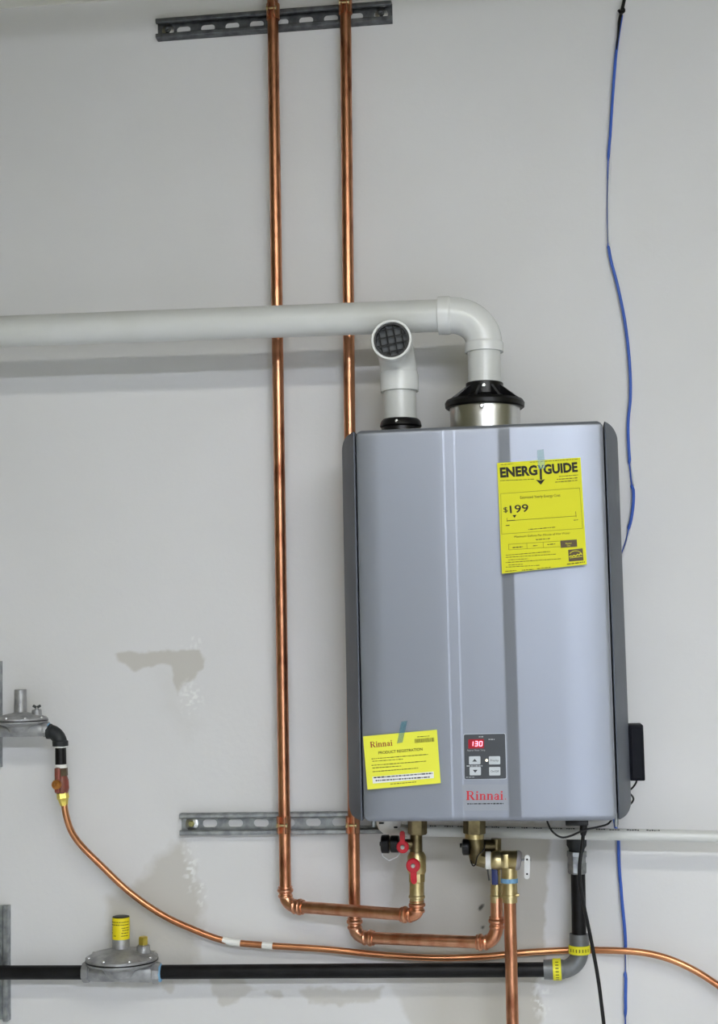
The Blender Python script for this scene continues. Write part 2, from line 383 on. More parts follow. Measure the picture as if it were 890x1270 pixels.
wx0, wx1, wz0, wz1, wE = FILL_WINDOW
wn = thing('fill_window_1', 'unseen glowing window added behind the viewer to brighten heater and lower wall', 'window', ((wx0+wx1)/2, YB, wz0)); wn['kind'] = 'structure'; del wn['category']
M_fill_pane = mat('fill_glow', (240, 246, 255), 0.2, emit=((232, 240, 255), wE))  # glowing panes added for fill and a bright reflection on the cover
nw = 3
for k in range(nw):
    a = wx0+(wx1-wx0)*k/nw; b = wx0+(wx1-wx0)*(k+1)/nw
    MB().rbox(((a+b)/2, YB+.012, (wz0+wz1)/2), (b-a-.06, .008, wz1-wz0-.06)).build('fill_pane', M_fill_pane, wn, smooth=0)
for k in range(nw+1): MB().rbox((wx0+(wx1-wx0)*k/nw, YB+.022, (wz0+wz1)/2), (.06, .04, wz1-wz0+.06), .004).build('frame_post', M_paintwhite, wn)
for zz in (wz0, wz1): MB().rbox(((wx0+wx1)/2, YB+.022, zz), (wx1-wx0+.06, .038, .06), .004).build('frame_rail', M_paintwhite, wn)

# ------------------------------------------------------------------ strut channels
def strut(name, label, A, B, slot_phase=0.0, h=0.0413, dep=0.0206, mtl=None, slots=True):
    """channel from wall point A to wall point B (centre line on the wall)"""
    A, B = Vector(A), Vector(B); ex = (B-A).normalized(); ey = Vector((0, -1, 0)); ez = ex.cross(Vector((0, 1, 0))); L = (B-A).length
    mtl = mtl or M_galv
    T = thing(name, label, 'strut channel', A, 'strut channels')
    Q = lambda x, y, z: A + ex*x + ey*y + ez*z
    # web with elongated slots
    pitch, sl, sh, t = 0.0508, 0.029, 0.0143, 0.0025
    mb = MB(); n = 24; x = -slot_phase
    def shape(cx):
        o = []
        for k in range(n):
            a = 2*math.pi*(k+.5)/n; c, s_ = math.cos(a), math.sin(a)
            o.append((cx + (sl-sh)/2*(1 if c > 0 else -1) + sh/2*c, sh/2*s_))
        return o
    x0 = 0.0; k = 0
    while x0 < L-1e-4:
        x1 = min(L, pitch*(k+1)-slot_phase); k += 1
        if x1 <= 1e-4: continue
        cx = (pitch*k-slot_phase) - pitch/2
        if slots and cx-sl/2 > x0+.001 and cx+sl/2 < x1-.001:
            inn = shape(cx); out = []
            for (px_, pz_) in inn:
                dx, dz = px_-cx, pz_; 
                sx = ((x1-cx) if dx > 0 else (cx-x0))/max(abs(dx), 1e-9); sz = (h/2)/max(abs(dz), 1e-9); s2 = min(sx, sz)
                out.append((cx+dx*s2, dz*s2))
            # snap the rectangle's corners so that cells meet
            for (qx, qz) in ((x0, h/2), (x1, h/2), (x0, -h/2), (x1, -h/2)):
                i = min(range(n), key=lambda i_: (out[i_][0]-qx)**2+(out[i_][1]-qz)**2); out[i] = (qx, qz)
            for y_ in (t, 0.0004):
                vs = [Q(a, y_, b) for a, b in inn] + [Q(a, y_, b) for a, b in out]
                mb.add(vs, [(i, (i+1) % n, (i+1) % n+n, i+n) for i in range(n)])
            mb.add([Q(a, t, b) for a, b in inn]+[Q(a, 0.0004, b) for a, b in inn], [(i, (i+1) % n, (i+1) % n+n, i+n) for i in range(n)])
        else:
            mb.add([Q(x0, t, h/2), Q(x1, t, h/2), Q(x1, t, -h/2), Q(x0, t, -h/2)], [(0, 1, 2, 3)])
        x0 = x1
    mb.build('web', mtl, T)
    for s_ in (1, -1):
        prof = [(0.0004, h/2), (dep-.002, h/2), (dep, h/2-.002), (dep, h/2-.0075), (dep-.002, h/2-.0095), (dep-.008, h/2-.0095), (dep-.008, h/2-.0075), (dep-.004, h/2-.0072), (dep-.004, h/2-.0035), (dep-.006, h/2-.0026), (0.0004, h/2-.0026)]
        r0 = [Q(0, y_, s_*z_) for y_, z_ in prof]; r1 = [Q(L, y_, s_*z_) for y_, z_ in prof]
        MB().ring_sweep([r0, r1]).build('flange', mtl, T)
    def bolt(x_):
        b = MB(); b.lathe(Q(x_, .0028, 0), ey, [(0, .0125), (.0022, .0125), (.0026, .0118)], 20).build('washer', M_screw, T)
        bo = MB().lathe(Q(x_, .005, 0), ey, [(0, .0064), (.005, .0064), (.0062, .0052)], 6); bo.lathe(Q(x_, .011, 0), ey, [(0, .003), (.004, .003)], 12); bo.build('bolt', mat('yellow_zinc', (188, 184, 130), .3, .8) if mtl == M_galv else M_galv_dark, T)
    return T, bolt, L
d0 = 0.0
T, bolt, L = strut('strut_channel', 'short galvanised strut channel, dim light painted into its colour, tilted near the ceiling behind both copper risers', P(196, 40, .0), P(486.5, 17.5, .0), .022, mtl=M_galv_dark)
bolt(.022); bolt(L-.022)
T, bolt, L = strut('strut_channel', 'galvanised strut channel with open slots behind the risers below heater corner', P(225.5, 1021.3, 0), P(486, 1018.8, 0), .02)
bolt(.021)
strut('strut_channel', 'upright strut channel behind the upper gas regulator at left edge', P(-9, 820, 0), P(-9, 951, 0), .01, slots=False)
strut('strut_channel', 'upright strut channel behind the black gas pipe at lower left edge', P(1, 1122, 0), P(1, 1264, 0), .01, slots=False)

# ------------------------------------------------------------------ rigid copper lines
RC = 0.0111
def press_ring(mb, p, ax, r=RC):
    mb.lathe(p, ax, [(-.013, r+.0008), (-.0125, r+.0020), (-.0095, r+.0030), (-.0075, r+.0022), (-.0060, r+.0008), (-.0035, r+.0008), (-.0025, r+.0026), (-.001, r+.0040), (.0025, r+.0042), (.0042, r+.0030), (.005, r+.0014), (.0062, r+.0014), (.0066, r+.0026), (.0082, r+.0026), (.0085, r+.0006)], 24)
def elbow(parent, a, c, b, n=12, r=RC, m=M_copper):
    """pressed elbow: a and b are the socket mouths, c the corner"""
    a, c, b = Vector(a), Vector(c), Vector(b); da = (c-a).normalized(); db = (c-b).normalized()
    e = MB().tube([a] + arc(a+da*.012, c, b+db*.012, n) + [b], r+.0011, 20).build('elbow', m, parent)
    for p, dd in ((a, da), (b, db)):
        mb = MB(); press_ring(mb, p+dd*.006, -dd, r); mb.build('press_ring', m, e)
    return e
def line_run(name, label, top, corner, right, corner2, topend, la, lb, lc, lde):
    T = thing(name, label, 'copper pipe', (P(*corner)), 'copper water risers')
    a = P(*corner) + (P(*top)-P(*corner)).normalized()*la
    b = P(*corner) + (P(*corner2)-P(*corner)).normalized()*lb
    MB().tube([P(*top), a], RC, 24).build('riser_tube', M_copper_old, T)
    elbow(T, a, P(*corner), b)
    c2 = P(*corner2); a2 = c2 + (P(*corner)-c2).normalized()*lc; b2 = c2 + (P(*topend)-c2).normalized()*lde
    MB().tube([b, a2], RC, 24).build('branch_tube', M_copper, T)
    elbow(T, a2, c2, b2)
    MB().tube([b2, P(*topend)], RC, 24).build('stub_tube', M_copper, T)
    return T
DH, DCD = 0.135, 0.105
zc_ = CEIL
line_run('copper_pipe', 'left copper riser bending right along the wall to the red-handled valve', (337.7, -16, .038), (354, 1123.5, .038), None, (517.5, 1135.5, DH), (516.5, 1114, DH), .034, .036, .030, .024)
line_run('copper_pipe', 'copper riser beside heater passing behind it and bending right under the relief valve', (427.8, -34, .038), (439.8, 1162.5, .038), None, (616, 1169.5, DCD), (615.5, 1112, DCD), .034, .036, .036, .044)

def pipe_clamp(label, p, ax, shade):
    p = Vector(p); ax = Vector(ax).normalized(); fx = Vector((0, -1, 0)); fx = (fx-ax*fx.dot(ax)).normalized(); sx = ax.cross(fx)
    T = thing('pipe_clamp', label, 'clamp', p-ax*.016, 'copper-plated strut clamps')
    hh = .0155
    for s_ in (1, -1):
        mb = MB(); pts = []
        for k in range(13):
            a = math.radians(18+ (180-22)*k/12); pts.append((math.sin(a)*s_, math.cos(a)))
        ri, ro = RC+.0004, RC+.0024
        rings = []
        for (sa, ca) in pts:
            e = (sx*sa+fx*ca)
            rings.append([p+e*ri-ax*hh, p+e*ro-ax*hh, p+e*ro+ax*hh, p+e*ri+ax*hh])
        mb.ring_sweep(rings)
        e0 = sx*(.0056*s_)
        mb.rbox(p+e0+fx*(RC+.006), (1, 1, 1), 0, 1, Matrix((sx*.002, fx*.014, ax*(2*hh*.98))).transposed())
        mb.build('clamp_half', shade, T)
    MB().lathe(p-sx*.010+fx*(RC+.008), sx, [(0, .0045), (.003, .0045), (.0031, .0024), (.017, .0024), (.0171, .0042), (.020, .0042)], 12).build('clamp_screw', M_brass, T)
for (label, px_, py_, q, sh) in (('dark copper clamp holding the left riser to the top strut', 338.5, 15, (352, 1095), M_copper_old), ('dark copper clamp holding the right riser to the top strut', 428.2, 8, (437, 1100), M_copper_old),
                      ('copper clamp holding the left riser to the lower strut', 351.8, 1022.5, (338, 0), M_copper), ('copper clamp holding the right riser to the lower strut by heater corner', 437.3, 1022.5, (428, 0), M_copper)):
    ax = P(px_, py_, .038)-P(*q, .038); ax = ax if ax.z > 0 else -ax
    pipe_clamp(label, P(px_, py_, .038), ax, sh)

# ------------------------------------------------------------------ water heater
DF = 0.30
cTL, cTR, cBL, cBR = (P(441, 533, DF), P(750.5, 521, DF), P(449, 1020, DF), P(762, 1018, DF))
hc = (cTL+cTR+cBL+cBR)/4
hx = ((cTR-cTL)+(cBR-cBL)); hx.y = 0; hx.normalize(); hz = Vector((-hx.z, 0, hx.x))
ha = ((cTR-cTL).dot(hx)+(cBR-cBL).dot(hx))/4; hb = ((cTL-cBL).dot(hz)+(cTR-cBR).dot(hz))/4
def Hh(u, v, w_): return hc + hx*u + hz*v + Vector((0, -w_, 0))
print('heater front', ha*2, hb*2, hx)
T_h = thing('water_heater', 'grey wall-hung tankless water heater with dark side trims and red display', 'water heater', Hh(0, -hb, -.28))
OUT = {}
def heater():
    def pu(fr): return -ha + 2*ha*fr
    prof = [(-ha, -.012), (-ha+.0008, -.0085), (-ha+.003, -.0055), (-ha+.007, -.0042), (pu(.10), -.0032), (pu(.33), -.0002), (pu(.345), 0)]
    for c in (.358, .4015):
        prof += [(pu(c)-.0026, 0), (pu(c)-.0013, 0), (pu(c)-.0012, .0006), (pu(c)-.0008, .0006), (pu(c)+.0024, 0), (pu(c)+.0026, 0), (pu(c)+.0046, 0)]
    prof += [(pu(.50), 0), (pu(.574), 0), (pu(.580), 0), (pu(.586), .0004), (pu(.622), .0042), (pu(.630), .0046), (pu(.634), .00455), (pu(.640), .00448), (pu(.8), .0025), (ha-.008, .0002), (ha-.003, -.0022), (ha-.0008, -.006), (ha, -.010)]
    rows = []; R_ = .009; rc = .013
    ang = [math.radians(a) for a in (0, 20, 40, 60, 78, 90)]
    vv = [(-hb + R_*(1-math.sin(a)), -R_*(1-math.cos(a))) for a in reversed(ang)]        # from bottom edge inwards
    vv = [(-hb + R_*(1-math.cos(a)), -R_*(1-math.sin(a))) for a in ang]
    extra = [(-hb+.013, 0.0), (-hb+.05, 0), (0, 0), (hb-.05, 0), (hb-.013, 0.0)]
    vv = vv + extra + [(-v, w_) for v, w_ in reversed(vv)]
    for v, dw in vv:
        e = hb-abs(v); lim = ha - (rc - math.sqrt(max(0, rc*rc-(rc-e)**2)) if e < rc else 0)
        rows.append([Hh(max(-lim, min(lim, u)), v, w_+dw) for u, w_ in prof])
    n = len(prof); vs = [p for r in rows for p in r]; fs = [(j*n+i, j*n+i+1, (j+1)*n+i+1, (j+1)*n+i) for j in range(len(rows)-1) for i in range(n-1)]
    mb = MB().add(vs, fs)
    # turned-back rim
    rim = [rows[0][i] for i in range(n)] + [rows[j][n-1] for j in range(1, len(rows))] + [rows[-1][i] for i in range(n-2, -1, -1)] + [rows[j][0] for j in range(len(rows)-2, 0, -1)]
    back = [Vector((p.x, -(DF-.045), p.z)) for p in rim]; m_ = len(rim)
    mb.add(rim+back, [(k, (k+1) % m_, (k+1) % m_+m_, k+m_) for k in range(m_)])
    mb.build('front_cover', M_silver, T_h, smooth=28)
    MB().rbox(Hh(0, 0, -.1325), (2*ha-.006, .175, 2*hb-.006), .004, 2, Matrix((hx, Vector((0, 1, 0)), hz)).transposed()).build('cabinet', M_seam, T_h)
    for s_, px_out in ((-1, 428), (1, 774)):
        w1 = -.135; out = abs((P(px_out, 770, DF+w1)-hc).dot(hx)); rc2 = .017
        rows = []; OUT[s_] = out
        n_ = 7
        ks = [(-hb+.001)+rc2*(1-math.cos(math.radians(a))) for a in range(0, 91, 15)]
        ks = ks + [0] + [-v for v in reversed(ks)]
        for v in ks:
            e = hb-.001-abs(v); lim = out - (rc2 - math.sqrt(max(0, rc2*rc2-(rc2-e)**2)) if e < rc2 else 0)
            i0 = ha+.0028; row = []
            for t in (0, .06, .3, .6, .9, 1.0):
                u = i0+(lim-i0)*t; f_ = max(0.0, (u-i0)/(out-i0))
                wv = -.010 + (w1+.010)*(f_**1.25) + (.0 if t > 0 else -.004)
                row.append(Hh(s_*u, v, wv))
            row.append(Hh(s_*lim, v, -.22)); row.append(Hh(s_*i0, v, -.22)); rows.append(row)
        MB().ring_sweep(rows).build('side_trim', M_trim, T_h, smooth=30)
    for v in (hb*.7, -hb*.8):
        MB().rbox(Hh(.02, v, -.259), (.30, .08, .05), .003, 2, Matrix((hx, Vector((0, 1, 0)), hz)).transposed()).build('mounting_bracket', M_galv, T_h)
    # underside fixings
    for px_ in (463, 764):
        lathe_px([(px_, 1008, 2.6), (px_, 1022, 2.6), (px_, 1025.5, 1.8)], .27, 12).build('base_screw', M_galv, T_h)
    # control panel
    sf = lambda x, y, h: P(x, y, DF+.0006+h)
    def plate(name, c, th, m, par, base=0.0, r=2.0):
        (x0, y0), (x1, y1), (x2, y2), (x3, y3) = c; pts = []
        cs = [Vector(q) for q in c]; cen = sum(cs, Vector((0, 0)))/4
        for i in range(4):
            p, a, b = cs[i], cs[i-1], cs[(i+1) % 4]
            da, db = (a-p).normalized()*r, (b-p).normalized()*r
            for t in (0, .33, .67, 1):
                pts.append(tuple((p+da)*(1-t)**2 + p*2*t*(1-t) + (p+db)*t*t))
        return MB().prism([P(x, y, DF+base+th) for x, y in pts], [P(x, y, DF+base) for x, y in pts]).build(name, m, par, smooth=0)
    # mounted on the middle section of the cover
    cp = plate('control_bezel', [(574, 910), (627, 909), (628.5, 966.5), (575, 967.5)], .0012, M_ctrledge, T_h, .0, 3)
    face = plate('control_face', [(575, 911), (626, 910), (627.5, 965.5), (576, 966.5)], .0022, M_ctrl, T_h, .0, 2)
    s2 = lambda x, y, h: P(x, y, DF+.0022+h)
    plate('display', [(580.5, 917), (600, 916.5), (600, 928), (580.5, 928.5)], .0010, M_led_bg, face, .0022, 1)
    dg = MB()
    def seg7(x, y, w_, h, on):
        t = 1.1; sl = .06
        S_ = {'a': (0, 0, w_, 0), 'g': (0, h/2, w_, h/2), 'd': (0, h, w_, h), 'f': (0, 0, 0, h/2), 'b': (w_, 0, w_, h/2), 'e': (0, h/2, 0, h), 'c': (w_, h/2, w_, h)}
        for k in on:
            a = S_[k]; q = lambda X, Y: (x+X+(h-Y)*sl, y+Y)
            bar(dg, q(a[0], a[1]), q(a[2], a[3]), t, s2, .0013)
    seg7(583.2, 919.6, 3.0, 5.6, 'bc'); seg7(588.7, 919.6, 3.2, 5.6, 'abgcd'); seg7(594.2, 919.6, 3.2, 5.6, 'abcdef')
    dg.build('display_digits', M_led, face, smooth=0)
    for nm, x0, y0, x1, y1 in (('button', 581.3, 938, 595.5, 948), ('button', 582, 951.3, 596, 961.5), ('button', 606, 938, 620, 948), ('button', 606.3, 951.3, 620.2, 961.7)):
        b = plate(nm, [(x0, y0), (x1, y0-.2), (x1+.1, y1), (x0+.1, y1+.2)], .0022, M_button, face, .0022, 1.2)
        s3 = lambda x, y, h: P(x, y, DF+.0044+h); mb = MB(); cx = (x0+x1)/2; cy = (y0+y1)/2
        if x0 < 600:
            sg = 1 if y0 < 945 else -1
            poly(mb, [(cx-3, cy+1.6*sg), (cx, cy-1.9*sg), (cx+3, cy+1.6*sg)], s3, .0003)
        elif y0 < 945: text(mb, 'Priority', (cx-5.0, cy+1.4), (cx+5.0, cy+1.3), 2.6, s3, .0003)
        else: text(mb, 'On/Off', (cx-5.0, cy+1.4), (cx+5.2, cy+1.3), 2.6, s3, .0003)
        mb.build('button_mark', M_darkprint, b, smooth=0) if False else mb.build('button_mark', M_darkprint, face, smooth=0)
    MB().lathe(s2(603.2, 943, 0), (0, -1, 0), [(0, .0022), (.0008, .0020), (.0014, .0012)], 12).build('indicator_lamp', M_lamp, face)
    mb = MB()
    scribble(mb, (593.5, 913.8), (599.5, 913.6), 1.5, s2, .0004, 3); scribble(mb, (605.5, 917), (613, 917), 1.7, s2, .0004, 4)
    text(mb, 'Approx Water Temp', (579, 931.6), (601.3, 931.2), 2.2, s2, .0004); scribble(mb, (578.5, 950), (598, 949.8), 1.6, s2, .0004, 6); scribble(mb, (577.5, 964), (588, 963.8), 1.0, s2, .0004, 7)
    mb.build('panel_print', M_greyprint, face, smooth=0, kind='stuff')
    # maker's badge
    bd = plate('badge', [(573.5, 973), (629, 972.5), (630, 1005), (574.5, 1005.5)], .0008, M_badge, T_h, .0, 1)
    s4 = lambda x, y, h: P(x, y, DF+.0008+h)
    mb = MB(); logo(mb, (578, 992.3), (624.5, 992), 11.2, s4, .0006); poly(mb, [(626, 990.4), (627.2, 990.4), (627.2, 991.6), (626, 991.6)], s4, .0006); mb.build('maker_name', M_redlogo, bd, smooth=0)
    mb = MB(); scribble(mb, (579, 997), (624, 996.6), 1.8, s4, .0006, 9); mb.build('badge_subtitle', M_darkprint, bd, smooth=0, kind='stuff')
heater()

# flue collar on the exhaust port, and the intake port collar
DV = 0.165
zt = (Hh(0, hb, 0)).z
def vert(px, py, d): return P(px, py, d)
def collar():
    T = thing('flue_adapter', 'black flanged flue adapter on a stainless ring on top of heater', 'flue adapter', P(600.5, 535, DV))
    sc = S(600, 500, DV); ax = (P(600.5, 440, DV)-P(601.5, 520, DV)).normalized(); o = P(601.2, 535, DV)
    q = lambda py: (P(601, py, DV)-o).dot(ax)
    MB().lathe(o, ax, [(q(536), 43.5*sc), (q(501), 43.5*sc)], 40).build('steel_ring', M_steel, T)
    fl = MB(); fl.lathe(o, ax, [(q(507), 47*sc), (q(505.5), 49*sc), (q(500.5), 49.5*sc), (q(497), 47.5*sc), (q(496), 40*sc), (q(494), 30*sc), (q(490), 24*sc), (q(476), 23.2*sc), (q(475.2), 22.2*sc)], 40)
    fl.build('flange', M_black, T)
    for k in range(10):
        a = 2*math.pi*k/10 + .12; e = Vector((math.cos(a), math.sin(a), 0)); tn = Vector((-math.sin(a), math.cos(a), 0))*.0025
        pts = [o+ax*q(496.5)+e*(46*sc), o+ax*q(480)+e*(24*sc), o+ax*q(480)+e*(20*sc), o+ax*q(496.5)+e*(20*sc)]
        MB().prism([p+tn for p in pts], [p-tn for p in pts]).build('gusset', M_black, T, smooth=0)
    for px_, py_, rr in ((600, 477.8, 23.2), (597, 503.5, 49.3)):
        c = P(px_, py_, DV+rr*sc-.002); MB().lathe(c, (0, -1, 0), [(0, .0042), (.0035, .0042), (.0048, .0028)], 12).build('screw', M_screw, T)
collar()
def intake_collar():
    T = thing('intake_collar', 'low black collar round the intake pipe on heater top', 'pipe collar', P(496.5, 540, DV))
    sc = S(496, 520, DV); ax = (P(495.5, 440, DV)-P(496.5, 520, DV)).normalized(); o = P(497, 545, DV); q = lambda py: (P(496.5, py, DV)-o).dot(ax)
    MB().lathe(o, ax, [(q(548), 24*sc), (q(531), 24*sc), (q(529), 26*sc), (q(524), 25*sc), (q(521.5), 23.4*sc), (q(520.5), 22.4*sc)], 36).build('ring', M_black, T)
    MB().lathe(P(492, 522.5, DV+23.5*sc-.002), (0, -1, 0), [(0, .004), (.0035, .004), (.0046, .0026)], 12).build('screw', M_screw, T)
intake_collar()

# ------------------------------------------------------------------ PVC vent
RV = 0.03016
def vent():
    T = thing('exhaust_vent', 'long white plastic vent pipe from the left edge elbowing down into heater', 'vent pipe', P(600.5, 480, DV))
    A = P(-60, 413.5, DV); B = P(552, 391.2, DV); K = P(599.3, 389.5, DV); D = P(601.2, 525, DV)
    u = (K-B).normalized(); dn = (D-K).normalized()
    MB().tube([A, B], RV, 40).build('run_pipe', M_pvc, T)
    MB().tube([K+dn*.07, D], RV, 40).build('drop_pipe', M_pvc, T)
    a = P(543.5, 391.6, DV); b = P(600.2, 437, DV)
    e = MB()
    ca = K-u*.062; cb = K+dn*.055
    e.tube([a, ca+(a-ca)*.12] + arc(ca, K, cb, 14) + [b], [.0352, .0350] + [.0336]*15 + [.0346], 40)
    el = e.build('elbow', M_pvc_hub, T)
    for p, d_, ln in ((a, u, .021), (b, -dn, .017)):
        MB().lathe(p, d_, [(-.0005, .0315), (0, .0352), (ln-.003, .0358), (ln, .0350), (ln+.002, .0335)], 40).build('socket', M_pvc_hub, el)
vent()
def intake():
    T = thing('intake_pipe', 'short white intake elbow facing forward with a black screened mouth', 'intake pipe', P(496.5, 525, DV))
    D = P(496.8, 542, DV); tp = P(494.6, 470, DV); K = P(492, 430, DV)
    MB().tube([D, P(495, 470, DV)], RV, 40).build('drop_pipe', M_pvc, T)
    mouth = P(485.0, 421.0, DV+.088); back = P(492.6, 437, DV)
    ax = (mouth-P(491.5, 434.5, DV)).normalized()
    s0 = P(495.4, 486, DV); s1 = P(494.6, 462, DV); up_ = (s1-s0).normalized()
    Kc = mouth - ax*.088
    e = MB().tube([s0, s1-up_*.002] + arc(s1, Kc, Kc+ax*.055, 14) + [mouth-ax*.020], [.0350, .0352] + [.0338]*15 + [.0345], 40, caps=False); el = e.build('elbow', M_pvc_hub, T)
    MB().lathe(s0, up_, [(0, .0312), (0, .0352), (.030, .0358), (.036, .0345)], 40, False).build('socket', M_pvc_hub, el)
    MB().lathe(mouth, -ax, [(.026, .0344), (.024, .0364), (.002, .0370), (0, .0362), (0, .0328), (.002, .0318), (.040, .0314)], 40, False).build('mouth_rim', M_pvc_hub, T)
    gx = Vector((1, 0, 0)); gx = (gx-ax*gx.dot(ax)).normalized(); gz = gx.cross(ax); gz = gz if gz.z > 0 else -gz
    rot = math.radians(9); g1 = gx*math.cos(rot)+gz*math.sin(rot); g2 = -gx*math.sin(rot)+gz*math.cos(rot); c = mouth-ax*.006
    sc = MB().lathe(c, -ax, [(-.003, .0316), (-.003, .0282), (.006, .0282), (.006, .0316)], 36, False).build('screen_ring', M_mesh, T)
    for k in (-2, -1, 0, 1):
        o_ = (k+.5)*.0135
        for (p_, q_) in ((g1, g2), (g2, g1)):
            hl = math.sqrt(max(0, 0.029**2-o_*o_)); MB().tube([c+p_*o_-q_*hl, c+p_*o_+q_*hl], .0014, 6).build('screen_bar', M_mesh, sc)
    MB().lathe(c-ax*.007, -ax, [(0, .0310), (.002, .0310)], 36).build('fine_mesh', M_inside, T)
intake()

# ------------------------------------------------------------------ papers taped to the heater
def sheet(name, label, cat, C, dtop, dbot, m, nu=8, nv=12):
    """C: TL, TR, BR, BL in photo pixels"""
    TL, TR, BR, BL = [Vector(c) for c in C]
    def dep(v): return dtop + (dbot-dtop)*v*v
    e = (BL-TL)
    def surf(x, y, h):
        v = max(0, min(1, (Vector((x, y))-TL).dot(e)/e.length_squared)); return P(x, y, dep(v)+h)
    T = thing(name, label, cat, P(*((BL+BR)/2), dbot))
    f, b = [], []
    for j in range(nv+1):
        for i in range(nu+1):
            s_, t_ = i/nu, j/nv; q = (TL*(1-s_)+TR*s_)*(1-t_) + (BL*(1-s_)+BR*s_)*t_; f.append(surf(q.x, q.y, 0)); b.append(surf(q.x, q.y, -.0004))
    n = nu+1; N_ = len(f); fs = []
    for j in range(nv):
        for i in range(nu):
            k = j*n+i; fs += [(k, k+1, k+n+1, k+n), (N_+k, N_+k+n, N_+k+n+1, N_+k+1)]
    rim = list(range(n)) + [j*n+nu for j in range(1, nv+1)] + [nv*n+i for i in range(nu-1, -1, -1)] + [j*n for j in range(nv-1, 0, -1)]
    fs += [(rim[k], rim[(k+1) % len(rim)], rim[(k+1) % len(rim)]+N_, rim[k]+N_) for k in range(len(rim))]
    MB().add(f+b, fs).build('paper', m, T)
    return T, surf
def energy():
    T, s = sheet('energy_label', 'large yellow energy guide sheet taped on the upper right of heater', 'label', [(616.2, 574.3), (719.6, 567.3), (727.5, 700), (622.2, 711.5)], DF+.0062, DF+.014, M_paper_e)
    z = lambda x, y: (600+x/4.944, 540+y/4.944)
    g = MB()
    h = 11.2
    text(g, 'ENERG', z(100, 256), z(328, 240), h+.8, s, bold=.045); text(g, 'GUIDE', z(366, 236), z(575, 220), h+.5, s, bold=.045)
    # the Y whose stem becomes an arrow
    Y = lambda pts: poly(g, [z(*p) for p in pts], s, .0008)
    Y([(326, 183), (340, 182), (350, 206), (344, 212)]); Y([(350, 206), (356, 181), (368, 180), (352, 212), (344, 212)]); Y([(340, 206), (354, 205), (356, 272), (342, 272)]); Y([(318, 272), (346, 276), (374, 268), (348, 303)])
    g.build('headline', M_blackink, T, smooth=0); g = MB()
    text(g, '$', z(120, 472), z(146, 470), 6.4, s); text(g, '199', z(160, 477), z(274, 466), 9.4, s, bold=.012)
    poly(g, [z(174, 489), z(199, 487), z(187, 506)], s); bar(g, z(140, 524), z(190, 520), .9, s)
    g.build('price_print', M_blackink, T, smooth=0); g = MB()
    poly(g, [z(467, 645), z(568, 638), z(571, 682), z(470, 690)], s, .0004)
    g.build('fuel_box', M_boxink, T, smooth=0); g = MB()
    poly(g, [z(515, 702), z(604, 692), z(610, 766), z(520, 774)], s, .0004)
    g.build('emblem_box', M_boxink, T, smooth=0)
    g = MB()
    text(g, 'Estimated Yearly Energy Cost', z(222, 389), z(468, 374), 3.2, s); text(g, 'Maximum Gallons Per Minute of Hot Water', z(186, 628), z(528, 604), 2.5, s)
    for i, (a, b) in enumerate((((140, 524), (565, 494)),)): bar(g, z(*a), z(*b), .45, s)
    bar(g, z(140, 506), z(141, 530), .5, s); bar(g, z(561, 466), z(565, 500), .5, s)
    for a, b, h in (((102, 180), (180, 174), .7), ((280, 165), (574, 146), .7), ((100, 278), (310, 268), .9), ((460, 252), (575, 242), 1.1), ((446, 270), (575, 260), 1.1), ((436, 287), (575, 275), 1.1),
                    ((133, 553), (156, 551), 1.2), ((550, 520), (578, 517), 1.2), ((272, 577), (440, 562), 1.0), ((318, 640), (404, 632), 1.2), ((175, 688), (237, 683), 1.3), ((300, 677), (326, 675), 1.3), ((388, 670), (436, 665), 1.3),
                    ((133, 735), (404, 712), .9), ((133, 748), (440, 728), .9), ((150, 764), (268, 756), .8), ((133, 780), (470, 756), .9), ((150, 795), (240, 790), .8), ((133, 808), (340, 796), .8), ((130, 834), (198, 828), 1.0), ((232, 827), (304, 821), 1.1), ((325, 818), (410, 808), .9), ((508, 790), (618, 776), 1.5)):
        scribble(g, z(*a), z(*b), h, s, .0006, int(a[0]+a[1]))
    g.build('fine_print', M_olive, T, smooth=0, kind='stuff')
    g = MB()
    for a, b in (((102, 358), (586, 322)), ((102, 358), (108, 605)), ((108, 605), (604, 570)), ((586, 322), (604, 570)), ((150, 668), (462, 648)), ((152, 702), (466, 682)), ((150, 668), (152, 702)), ((262, 661), (264, 694)), ((362, 655), (364, 688))):
        bar(g, z(*a), z(*b), .4, s)
    g.build('ruled_lines', M_greyink, T, smooth=0, kind='stuff')
    g = MB(); text(g, 'Natural', z(500, 668), z(536, 665), 2.0, s, .0009); text(g, 'Gas', z(508, 680), z(530, 678), 1.7, s, .0009)
    # pale emblem: an arc above a flowing script stroke
    pts = [z(562+38*math.cos(math.radians(a)), 734+26*math.sin(math.radians(a))) for a in range(200, 341, 14)]
    for a, b in zip(pts, pts[1:]): bar(g, a, b, .7, s, .0009)
    zz = [(522, 744), (534, 738), (540, 744), (552, 734), (560, 742), (574, 728), (584, 736), (590, 722), (600, 732)]
    for a, b in zip(zz, zz[1:]): bar(g, z(*a), z(*b), 1.1, s, .0009)
    bar(g, z(524, 752), z(602, 742), .6, s, .0009)
    g.build('emblem_print', M_paper_e, T, smooth=0)
    t = tape('adhesive_tape', 'pale teal strip of tape above the energy guide sheet', [(665.5, 558.5), (674, 557), (675.8, 581), (667.3, 582)], DF+.0076, M_tape)
def tape(name, label, pts, d, m):
    o = MB().prism([P(x, y, d) for x, y in pts], [P(x, y, d-.0003) for x, y in pts]).build(name, m, smooth=0); return tag(o, label, 'tape')
energy()
